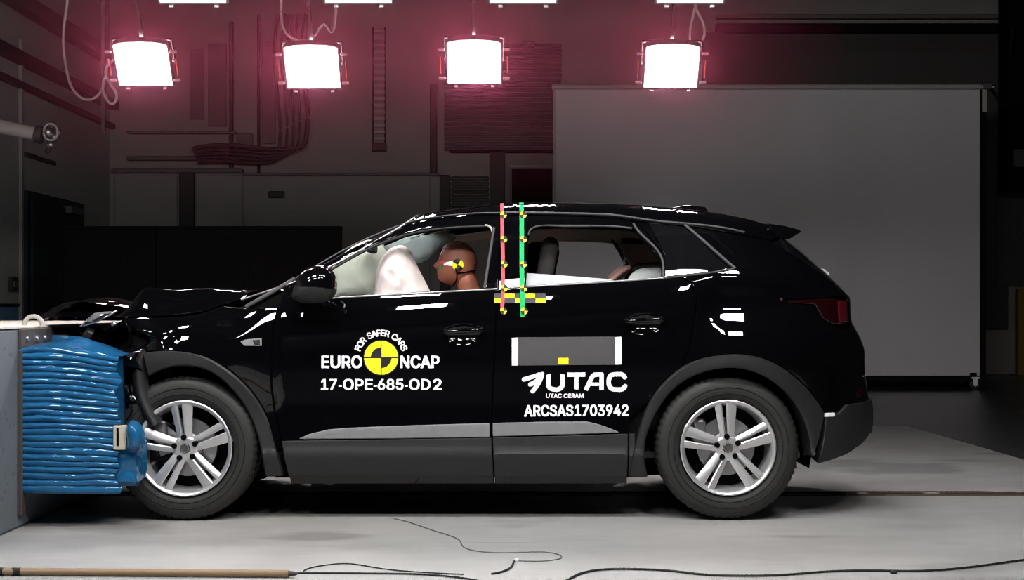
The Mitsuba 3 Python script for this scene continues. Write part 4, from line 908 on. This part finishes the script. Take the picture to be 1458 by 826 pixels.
# rear door: grey panel with white ends, sensor tab, test house mark, serial number
add(RD + '__scale_panel', decal(poly([(737, 480.3), (876, 479.3), (876, 519.5), (737, 520.5)])), M_STGREY, True, 'dark grey rectangle between two white bars')
add(RD + '__scale_bar', decal(poly([(728.7, 481), (738, 480.7), (738, 520.3), (728.7, 520.6)]), -.0016), M_WHITE, True, 'white bar at the left end of the grey rectangle')
add(RD + '__scale_bar_001', decal(poly([(876, 480), (885, 479.6), (885, 519), (876, 519.3)]), -.0016), M_WHITE, True, 'white bar at the right end of the grey rectangle')
add(RD + '__yellow_tab', decal(poly([(794.5, 509.6), (809.5, 509.4), (809.5, 518), (794.5, 518.2)]), -.0022), M_YELLOW, True, 'small yellow tab')
def stroke(pts, w, cap=1):
    return sg.LineString(outline(pts)).buffer(w / 2 / 288, cap_style=cap, join_style=1)
W = 6.6
mk = [stroke(curve([(780.5, 533), (780.5, 546), (782.5, 552), (788, 554.4), (795, 554.4), (799, 552), (801.3, 546), (801.3, 533)], 5), W, 2),
      stroke([(807.5, 533.6), (833.5, 533.4)], W, 2), stroke([(820.5, 534), (820.5, 554.6)], W, 2),
      stroke([(834, 555.5), (843.5, 536), (846.5, 533.6), (850, 533.3), (856.6, 533.3), (856.6, 555.2)], W, 2), stroke([(840, 547.2), (856, 547.2)], 5, 2),
      stroke(curve([(889.5, 537.2), (885.5, 533.4), (877, 533), (870, 534.5), (867, 540), (867, 547.5), (870, 553), (877, 554.6), (885.5, 554.3), (890, 550)], 4), W, 1)]
add(RD + '__mark_word', decal(shapely.union_all(mk), -.0014, .012), M_WHITE, True, 'large rounded white word UTAC')
def taper(pts, w0, w1):
    q = np.array(outline(curve(pts, 5))); w = np.interp(np.linspace(0, 1, len(q)), [0, .2, 1], [w0, w0, w1]) / 2 / 288; return shapely.union_all([sg.LineString(q[i:i + 2]).buffer(max(w[i], 1e-4)) for i in range(len(q) - 1)])
sw = shapely.union_all([taper([(746, 540.3), (757, 537), (768, 532.8)], 6.5, 5.5), taper([(755, 547.5), (763, 543), (771, 534)], 6.5, 5), taper([(758.5, 557), (764, 550), (770, 540), (772.5, 532)], 6.5, 5)])
add(RD + '__mark_swoosh', decal(sw, -.0014, .012), M_WHITE, True, 'three white brush strokes before the word')
add(RD + '__mark_small_word', lettering('UTAC CERAM', 777.5, 831, 566.6, 6.0), M_WHITE, False, 'small white words UTAC CERAM')
add(RD + '__serial_number', lettering('ARCSAS1703942', 746.5, 894.5, 592.5, 15.0, True, 1.0), M_WHITE, False, 'white serial number ARCSAS1703942')
# measuring tapes over the B pillar, with targets, and the chequer strip
def tapeline(pts, w, off=-.002):
    q = np.array(outline(curve(pts, 6))); 
    l, r = q.copy(), q.copy(); l[:, 0] -= w / 2; r[:, 0] += w / 2
    n = len(q); v = np.vstack([skin(l[:, 0], l[:, 1], np.full(n, off)), skin(r[:, 0], r[:, 1], np.full(n, off))])
    f = [[i, n + i, n + i + 1] for i in range(n - 1)] + [[i, n + i + 1, i + 1] for i in range(n - 1)]
    return trimesh.Trimesh(v, f, process=False)
for nm, m, xs_, ys_, w in (('red_tape', M_TAPERED, (715, 715.5, 716, 716, 715), (290, 341, 376, 411, 443), .019), ('green_tape', M_TAPEGREEN, (742.5, 743, 743, 743.5, 744), (289.5, 341, 377, 410, 451), .023)):
    key = 'car__' + nm
    add(key, tapeline(list(zip(xs_, ys_)), w, -.004), m, True, ('red' if 'red' in nm else 'green') + ' tape hanging down the middle pillar')
    for i, py in enumerate((307, 341.5, 377, 411, 443)):
        px = xs_[min(i, 4)] + (2.0 if nm == 'red_tape' else 2.5); cc = np.array(side(px, py)); r = 5.0 / 288
        kk = num(key + '__target')
        add(kk, decal(sg.Point(*cc).buffer(r, 8), -.0065, .008), M_YELLOW, True, 'small yellow and black target dot')
        d_ = sg.Point(*cc).buffer(r, 8)
        add(num(key + '__target_print'), decal(sg.MultiPolygon([d_.intersection(sg.box(cc[0], cc[1], cc[0] + r, cc[1] + r)), d_.intersection(sg.box(cc[0] - r, cc[1] - r, cc[0], cc[1]))]), -.0072, .008), M_STBLACK, True)
c0, c1 = np.array(side(703.5, 432)), np.array(side(777, 417.5)); cw, chh = (c1[0] - c0[0]) / 5, (c1[1] - c0[1]) / 2
add('car__chequer_strip', decal(sg.box(c0[0], c0[1], c1[0], c1[1]), -.0022), M_STGREY, True, 'yellow and dark chequer strip under the tapes')
for i in range(5):
    for j in range(2):
        if (i + j) % 2 == 0: add(num('car__chequer_strip__yellow_square'), decal(sg.box(c0[0] + i * cw + .001, c0[1] + j * chh + .001, c0[0] + (i + 1) * cw - .001, c0[1] + (j + 1) * chh - .001), -.0028, .015), M_YELLOW, True)

# ---------------------------------------------------------------- driver dummy and child seat
def dummy():
    hc = np.array([-.290, .47, 1.290])                   # head centre
    m = trimesh.creation.icosphere(5, 1.0); v = m.vertices.copy(); f_, s_, u_ = -v[:, 0], v[:, 1], v[:, 2]
    R3 = np.c_[f_ * .104, s_ * .078, u_ * .118]
    back = f_ < 0; R3[back, 0] *= 1.02
    low = np.clip(-u_, 0, 1); R3[:, 0] += .022 * low * (f_ > -.2) * np.clip(f_ + .2, 0, 1); R3[:, 1] *= 1 - .22 * low ** 1.5
    flat_ = np.clip(f_, 0, 1) ** 3; R3[:, 0] -= .014 * flat_ * (np.abs(u_ + .15) < .75)
    def bump(fc, sc, uc, rad, amt): 
        d = np.sqrt((s_ - sc) ** 2 + (u_ - uc) ** 2); w = np.exp(-(d / rad) ** 2) * (f_ > .2); R3[:, 0] += amt * w
    bump(1, 0, -.20, .11, .026); bump(1, 0, -.05, .09, .010); bump(1, .33, .05, .14, -.014); bump(1, -.33, .05, .14, -.014); bump(1, 0, .20, .35, .006)
    bump(1, 0, -.47, .10, .007); bump(1, 0, -.58, .10, .006); bump(1, 0, -.525, .05, -.006); bump(1, 0, -.80, .14, .012)
    for sg_ in (-1, 1):
        d = np.sqrt((f_ + .05) ** 2 + ((u_ + .12) / 1.6) ** 2); R3[:, 1] += sg_ * .008 * np.exp(-((d - .13) / .05) ** 2) * (s_ * sg_ > .5)
    P = np.c_[-R3[:, 0], R3[:, 1], R3[:, 2]]
    th = math.radians(5); P = np.c_[P[:, 0] * math.cos(th) + P[:, 2] * math.sin(th), P[:, 1], -P[:, 0] * math.sin(th) + P[:, 2] * math.cos(th)]
    head = mf.Manifold(mf.Mesh((P + hc).astype(np.float32), m.faces.astype(np.uint32)))
    J = dict(neck=(-.24, .47, 1.20), c7=(-.19, .47, 1.09), chest=(-.15, .47, .92), waist=(-.17, .47, .72), pelvis=(-.19, .47, .62))
    parts = [head, hull((J['neck'], .055), ((-.215, .47, 1.12), .056)), hull(((-.215, .47, 1.12), .056), (J['c7'], .075))]
    parts += [hull(((-.17, .47 - .15, 1.03), .07), ((-.17, .47 + .15, 1.03), .07), (J['c7'], .07), ((-.19, .47 - .08, .88), .10), ((-.19, .47 + .08, .88), .10)),
              hull(((-.19, .47 - .08, .88), .10), ((-.19, .47 + .08, .88), .10), ((-.20, .47 - .08, .66), .10), ((-.20, .47 + .08, .66), .10))]
    for s in (-1, 1):
        y = .47 + s * .2; sh = (-.19, y, 1.00); el = (-.40, .47 + s * .22, .82); wr = (-.60, .47 + s * .175, .96)
        parts += [hull((sh, .055), (el, .043)), hull((el, .043), (wr, .030))]
        palm = (-.665, .47 + s * .172, 1.00); parts.append(hull((wr, .028), ((-.655, .47 + s * .172, .985), .026), ((-.675, .47 + s * .172, 1.012), .024)))
        for q, (dx, L) in enumerate(((-.030, .036), (-.012, .040), (.006, .038), (.022, .032))):
            a = np.array([-.685 - dx * .3, .47 + s * (.172), 1.02 + dx * .8]); b = a + [-.022, -s * .012, .012]; c_ = b + [-.012, -s * .030, -.004]; d_ = c_ + [.016, -s * .016 , -.012]
            parts += [hull((a, .0095), (b, .009)), hull((b, .009), (c_, .0085)), hull((c_, .0085), (d_, .008))]
        a = np.array([-.65, .47 + s * .150, 1.01]); b = a + [.0, -s * .022, .028]; c_ = b + [-.02, -s * .012, .014]; parts += [hull((a, .011), (b, .010)), hull((b, .010), (c_, .009))]
        hip, kn, an = (-.22, .47 + s * .09, .66), (-.62, .47 + s * .13, .74), (-.88, .47 + s * .11, .44)
        parts += [hull((hip, .085), (kn, .060)), hull((kn, .058), (an, .040)), hull((an, .04), ((-.90, .47 + s * .11, .40), .04), ((-1.06, .47 + s * .12, .42), .032))]
    man = mf.Manifold.batch_boolean(parts[:1] + parts[1:], mf.OpType.Add)
    b = tri(man.refine_to_length(.014)); trimesh.smoothing.filter_taubin(b, iterations=6); return b, head, hc
body, headman, HC = dummy()
tag('crash_test_dummy', 'brown crash test dummy at the wheel with yellow and black target on its temple', 'dummy')
add('crash_test_dummy__body', body, M_SKIN, 60)
shirt = mf.Manifold.batch_boolean([hull(((-.17, .47 - .15, 1.02), .078), ((-.17, .47 + .15, 1.02), .078), ((-.19, .47 - .08, .88), .11), ((-.19, .47 + .08, .88), .11)),
                                   hull(((-.19, .47 - .08, .88), .11), ((-.19, .47 + .08, .88), .11), ((-.20, .47 - .08, .70), .11), ((-.20, .47 + .08, .70), .11))]
                                  + [hull(((-.19, .47 + s * .2, 1.0), .064), ((-.29, .47 + s * .21, .915), .058)) for s in (-1, 1)], mf.OpType.Add)
sm = tri(shirt.refine_to_length(.02)); trimesh.smoothing.filter_taubin(sm, iterations=6)
add('crash_test_dummy__shirt', sm, M_SHIRT, 60)
ray = trimesh.ray.ray_triangle.RayMeshIntersector(body)
def on_head(pts):
    """points (x, z) dropped on the near side of the head"""
    o = np.c_[pts[:, 0], np.full(len(pts), .0), pts[:, 1]]; loc, idx, _ = ray.intersects_location(o, np.tile([0, 1.0, 0], (len(o), 1)), multiple_hits=False)
    y = np.full(len(pts), np.nan); y[idx] = loc[:, 1]; y = np.where(np.isnan(y), np.nanmax(y) if np.isfinite(y).any() else .45, y); return np.c_[pts[:, 0], y - .003, pts[:, 1]]
def head_decal(g, h=.006, lift=0.0):
    ms = []
    for q in getattr(g, 'geoms', [g]):
        p, f = triangulate(q, h); v = on_head(p); v[:, 1] -= lift; ms.append(trimesh.Trimesh(v, f, process=False))
    return cat(ms)
hp = lambda px, py: tuple(at(px, py, .40)[[0, 2]])
tc = hp(652, 377); tr_ = 8.2 * 7.9 / FPX
td = sg.Point(*tc).buffer(tr_, 16); rot = math.radians(20)
quad = lambda k: sg.Polygon([tc] + [(tc[0] + 2 * tr_ * math.cos(rot + k + t), tc[1] + 2 * tr_ * math.sin(rot + k + t)) for t in np.linspace(0, math.pi / 2, 5)])
add('crash_test_dummy__target', head_decal(td), M_YELLOW, True, 'yellow and black round target')
add('crash_test_dummy__target_print', head_decal(sg.MultiPolygon([td.intersection(quad(math.pi * .22)), td.intersection(quad(math.pi * 1.22))]), .006, .0008), M_STBLACK, True)
add('crash_test_dummy__paint_stripe', head_decal(sg.Polygon([hp(631, 378), hp(632, 374), hp(645, 371), hp(645, 379)])), M_WHITE, True, 'white paint stripe at the eye')
add('crash_test_dummy__red_mark', head_decal(sg.Polygon([hp(626.5, 376), hp(626.5, 371), hp(633, 370.5), hp(633, 375.5)])), M_TAPERED, True, 'red paint mark on the brow')
add('crash_test_dummy__green_mark', head_decal(sg.Polygon([hp(624.5, 384), hp(624.5, 379), hp(627.5, 378), hp(628, 383)])), M_TAPEGREEN, True, 'green paint mark on the nose')
def seam(pts): 
    p = np.array([hp(*q) for q in curve(pts, 8)]); v = on_head(p); v[:, 1] += .002; return tube(v, .0035, 6, False)
add('crash_test_dummy__seam', seam([(651, 389), (660, 388), (670, 386), (678, 384)]), M_BLACK, 50, 'dark seam across the back of the head')
add('crash_test_dummy__seam_001', seam([(648, 381), (650.5, 390), (649, 400), (643, 407), (635, 410)]), M_BLACK, 50, 'dark seam round the face skin')
tag('child_seat', 'child seat with white side wing behind the rear side window', 'child seat')
def wing(): return inflate(wp(curve([(892, 440), (893, 400), (900, 389), (912, 382.5), (928, 381), (944, 382), (952, 392), (956, 440)], 5), .42).buffer(.004).buffer(-.004), .045, .42, .014)
add('child_seat__side_wing', wing(), M_SHELL, 60, 'white side wing')
add('child_seat__side_wing_001', wing().apply_translation([0, .36, 0]), M_SHELL, 60)
add('child_seat__pad', inflate(wp(curve([(856, 440), (860, 402), (868, 391), (880, 381), (893, 377.5), (900, 380), (888, 395), (886, 440)], 5), .55), .09, .55, .014), M_PINKCLOTH, 60, 'beige pink padded front edge')
add('child_seat__shell', inflate(wp(curve([(884, 440), (890, 394), (900, 378), (920, 374), (950, 376), (962, 400), (962, 440)], 4), .60), .17, .60, .02), M_SEAT, 60)
c = at(896, 470, .6); add('child_seat__base', rbox(c[0] - .16, c[0] + .22, .42, .78, .58, at(0, 436, .6)[2], .04), M_SEAT, 40)

# ---------------------------------------------------------------- barrier
XB, YN, YFAR = -2.362, -.26, .74                          # block face, near and far side of the deformable element
tag('barrier_block', 'grey painted barrier block at the left edge carrying the blue element', 'block')
add('barrier_block__body', box(-5.4, XB, -1.1, 3.2, 0.0, .955, .012), M_BLOCK, False)
add('barrier_block__top_plate', box(-5.4, XB + .004, -1.1, 3.2, .955, .968, .003), M_BLOCKTOP, False, 'pale worn top plate')
add('barrier_block__face_plate', box(XB, XB + .02, YN + .01, 2.2, .60, .955, .004), M_PLATE, False, 'brown steel plate with bolts')
for i, y in enumerate((-.17, -.03, .11, .25, .39)):
    b = lathe_y([(0, -.012), (.014, -.010), (.016, 0), (0, 0)], 14); b.apply_transform(trimesh.transformations.rotation_matrix(math.pi / 2, [0, 0, 1])); b.apply_translation([XB + .02, y, .905])
    add(num('barrier_block__bolt'), b, M_STEEL, 40)
ring = tube([[XB - .02 + .045 * math.cos(t), .05, .968 + .045 * math.sin(t)] for t in np.linspace(0, math.pi, 16)], .012, 10, False)
add('barrier_block__lifting_eye', ring, M_PALE, 50, 'small pale lifting eye')
tag('deformable_barrier', 'blue crumpled metal crash barrier between the grey block and the front wheel', 'barrier')
def crushed():
    """the cladding of the element: horizontally pleated near side, sagging top, end pushed in"""
    zb, zt, x0, x1 = .165, .865, XB, -1.882
    cre = np.array([0, .055, .10, .145, .185, .228, .272, .318, .36, .405, .45, .49, .535, .58, .622, .665, .71, .75, .79, .835, .88, .92, .962, 1.0])
    nz, nx = 230, 48; zn = np.linspace(0, 1, nz); V = []
    for u in np.linspace(0, 1, nx):
        x = x0 + (x1 - x0) * u
        zz = zb + (zt - .035 * u - zb) * zn + .012 * math.sin(u * 4) * zn
        wob = .012 * (meshkit.noise(np.c_[np.full(nz, u * 5), zn * 9, 0 * zn], 3) - .5)
        t = zn + wob; k = np.clip(np.searchsorted(cre, t) - 1, 0, len(cre) - 2); w = (t - cre[k]) / (cre[k + 1] - cre[k])
        amp = .011 + .010 * (meshkit.noise(np.c_[k * 1.7, np.full(nz, u * 2), 0 * zn], 9)) ** 2
        bul = amp * np.sqrt(np.clip(np.sin(np.pi * np.clip(w, 0, 1)), 0, 1)) ** .8 + .012 * (w - .5) * (meshkit.noise(np.c_[k * 2.3, np.full(nz, u * 1.5), 0 * zn], 12) - .3) + .008 * (meshkit.fbm(np.c_[np.full(nz, u * 7), zn * 30, 0 * zn], 2, 4) - .5)
        xe = x + (.010 * (np.sin(zn * 40) + .8 * np.sin(zn * 23 + 1)) * u ** 6)
        y = YN - bul + .02
        V.append(np.c_[xe, y, zz])
    V = np.array(V).transpose(1, 0, 2)                  # rows of z
    top = []
    for j, t in enumerate(np.linspace(.04, 1, 30)):
        y = YN + (YFAR - YN) * t; r = V[-1].copy(); u = np.linspace(0, 1, nx)
        peak = .030 * np.exp(-((u - .58) / .26) ** 2) * ss(0, .4, t)
        r[:, 1] = y; r[:, 2] += .030 * ss(0, .3, t) * np.exp(-((u - .55) / .5) ** 2) + peak + .012 * (meshkit.fbm(np.c_[u * 6, np.full(nx, t * 5), 0 * u], 3, 8) - .5) * ss(0, .1, t)
        lim = x1 - .44 * ss(.22, .5, t); r[:, 0] = x0 + (np.minimum(r[:, 0], 9) - x0) * (lim - x0) / (x1 - x0); top.append(r)
    V = np.vstack([V, np.array(top)]); n, k = V.shape[:2]
    i, j = np.meshgrid(np.arange(n - 1), np.arange(k - 1), indexing='ij'); q = np.stack([i * k + j, i * k + j + 1, (i + 1) * k + j + 1, (i + 1) * k + j], -1).reshape(-1, 4)
    side_ = trimesh.Trimesh(V.reshape(-1, 3), np.vstack([q[:, [0, 1, 2]], q[:, [0, 2, 3]]]), process=False)
    return side_
add('deformable_barrier__cladding', crushed(), M_BLUE, 28, 'pleated blue sheet metal')
add('deformable_barrier__core', cat([box(XB, -1.92, YN + .03, .10, .175, .82, .01), box(XB, -2.335, .1, YFAR, .175, .86, .01)]), M_BLUE, False)
def crumple_box(x0, x1, y0, y1, z0, z1, amp, seed):
    m = box(x0, x1, y0, y1, z0, z1, .02); v, f = trimesh.remesh.subdivide_to_size(m.vertices, m.faces, .022); m = trimesh.Trimesh(v, f); m.merge_vertices()
    d = np.stack([meshkit.fbm(m.vertices * 11 + 9 * i, 3, seed + i) - .5 for i in range(3)], -1); m.vertices = m.vertices + amp * d; return m
a, b = at(158, 692, YN + .04), at(193, 634, YN + .04)
add('deformable_barrier__bumper_beam', crumple_box(a[0] - .02, b[0] + .005, YN + .03, .0, a[2], b[2] + .02, .03, 3), M_BLUE, 35, 'lower blue bumper beam bent towards the wheel')
g = inflate(wp(curve([(177, 642), (178, 622), (179, 607), (187, 599), (196, 602), (203, 612), (205, 628), (200, 640), (190, 645)], 5), YN), .06, YN + .02, .012, .04, 4)
add('deformable_barrier__bumper_knob', g, M_BLUE, 50, 'blue dented bulge beside the wheel rim')
a, b = at(161, 641, YN), at(179, 606, YN)
add('deformable_barrier__core_block', box(a[0], b[0], YN - .005, YN + .05, a[2], b[2], .006), M_BEIGE, False, 'beige torn core block')
add('deformable_barrier__core_slot', box(a[0] + .018, a[0] + .028, YN - .008, YN - .004, a[2] + .02, b[2] - .012, .001), M_BLACK, False)
a = at(23, 0, YN)[0]
add('barrier_block__bracket', box(XB, XB + .025, YN + .0, YN + .05, .06, .85, .004), M_PLATE, False)

# ---------------------------------------------------------------- things on the floor in front
YP = at(0, 815, 0)[1]
def fl(px, py, lift=0.0):
    """A point of the floor seen at this pixel."""
    d = FPX * (EYE - lift) / (py - HOR); return np.array([(px - 729) * d / FPX, d - DIST, lift])
p0, p1 = fl(-30, 813.5, .016), fl(411, 817, .016)
tag('wooden_pole', 'long round wooden pole lying on the floor at lower left', 'pole')
add('wooden_pole__shaft', tube(np.linspace(p0, p1, 20), .0145, 14, False), M_WOOD, 50)
u = (p1 - p0) / np.linalg.norm(p1 - p0)
add('wooden_pole__ferrule', tube(np.array([p1 - u * .002, p1 + u * .02, p1 + u * .035]), np.array([.011, .010, .004]), 12, False), M_DUCT, 50)
for t0, t1 in ((.0, 5.0), (17, 30)):
    a, b = fl(t0, 813.8, .016), fl(t1, 814, .016); add(num('wooden_pole__tape_band'), tube(np.linspace(a, b, 3), .0152, 14, False), M_CORD, 50, 'dark tape band')
def cord(key, pts, r, label, m=M_CORD):
    q = np.array([fl(a, b, r + .001) for a, b in pts]); add(key, tube(q, r, 7, True, .02), m, 60); tag(key, label, 'cable')
cord('floor_cable', [(418, 816), (460, 816), (520, 816.5), (600, 818), (640, 821), (680, 827), (700, 835)], .0038, 'black cable running from the wooden pole tip to the bottom edge')
cord('floor_cable_001', [(431, 815), (445, 808), (470, 804), (490, 802.5), (515, 805), (545, 810), (600, 815), (660, 818)], .0026, 'thin dark cable arching just above the pole tip cable')
cord('floor_cable_002', [(800, 830), (815, 822), (835, 814.5), (860, 811), (905, 810.5), (950, 812.5), (1000, 818), (1060, 820), (1110, 819), (1170, 814.5), (1230, 812.5), (1310, 813), (1360, 810), (1410, 804), (1470, 796)], .0046, 'long black cable wandering along the lower right edge')
cord('floor_cable_003', [(560, 738), (590, 746), (622, 757), (655, 770), (662, 780), (690, 786), (740, 786.5), (775, 786), (798, 791), (795, 796), (770, 799), (735, 798)], .0022, 'thin grey wire looping on the floor below the front door', M_GREYM)
cord('floor_cable_004', [(732, 799), (727, 808), (715, 814), (700, 817)], .0040, 'short black cable end with white plug')
w_ = fl(735.5, 797, .008); add('floor_cable_004__plug', box(w_[0] - .008, w_[0] + .008, w_[1] - .006, w_[1] + .006, .001, .013, .002), M_WHITE, False, 'white plug')
w_ = fl(1272, 815, .006); add('floor_cable_002__clip', box(w_[0] - .012, w_[0] + .012, w_[1] - .01, w_[1] + .01, .0, .012, .002), M_CORD, False)

# ---------------------------------------------------------------- thin dusty haze hanging under the hall roof around the lamps
HX, HY, HZ = (-4.3, 2.7), (1.6, 7.2), (1.75, 4.15)
gz, gy, gx = np.meshgrid(*[np.linspace(a, b, n) for (a, b), n in ((HZ, 40), (HY, 40), (HX, 96))], indexing='ij')
edge = ss(HX[0], HX[0] + 1.5, gx) * ss(HX[1], HX[1] - 1.5, gx) * ss(HY[0], HY[0] + 1.2, gy) * ss(HY[1], HY[1] - 1.5, gy) * ss(HZ[0], HZ[0] + 1.2, gz)
puffs = sum(np.exp(-((gx - at(px, 90, 4.0)[0]) / .50) ** 2 - ((gy - 3.6) / .50) ** 2 - ((gz - 2.98) / .42) ** 2) for px in (204, 445, 675, 956))
dens = edge * (0.030 + 0.42 * puffs) * (0.75 + 0.5 * meshkit.fbm(np.stack([gx * .9, gy * .9, gz * 1.3], -1), 3, 21))
hm = box(*HX, *HY, *HZ)
scene['roof_haze'] = {**mikit.ply(hm, {'type': 'null'}, False),
                      'interior': {'type': 'heterogeneous', 'albedo': {'type': 'constvolume', 'value': rgb(0.97, 0.17, 0.31)}, 'scale': 1.0, 'phase': {'type': 'isotropic'},
                                   'sigma_t': {'type': 'gridvolume', 'grid': mi.VolumeGrid(dens[..., None].astype(np.float32)), 'to_world': T().translate([HX[0], HY[0], HZ[0]]).scale([HX[1] - HX[0], HY[1] - HY[0], HZ[1] - HZ[0]])}}}
tag('roof_haze', 'reddish dusty haze around the lit floodlights under the roof', 'haze', kind='stuff')
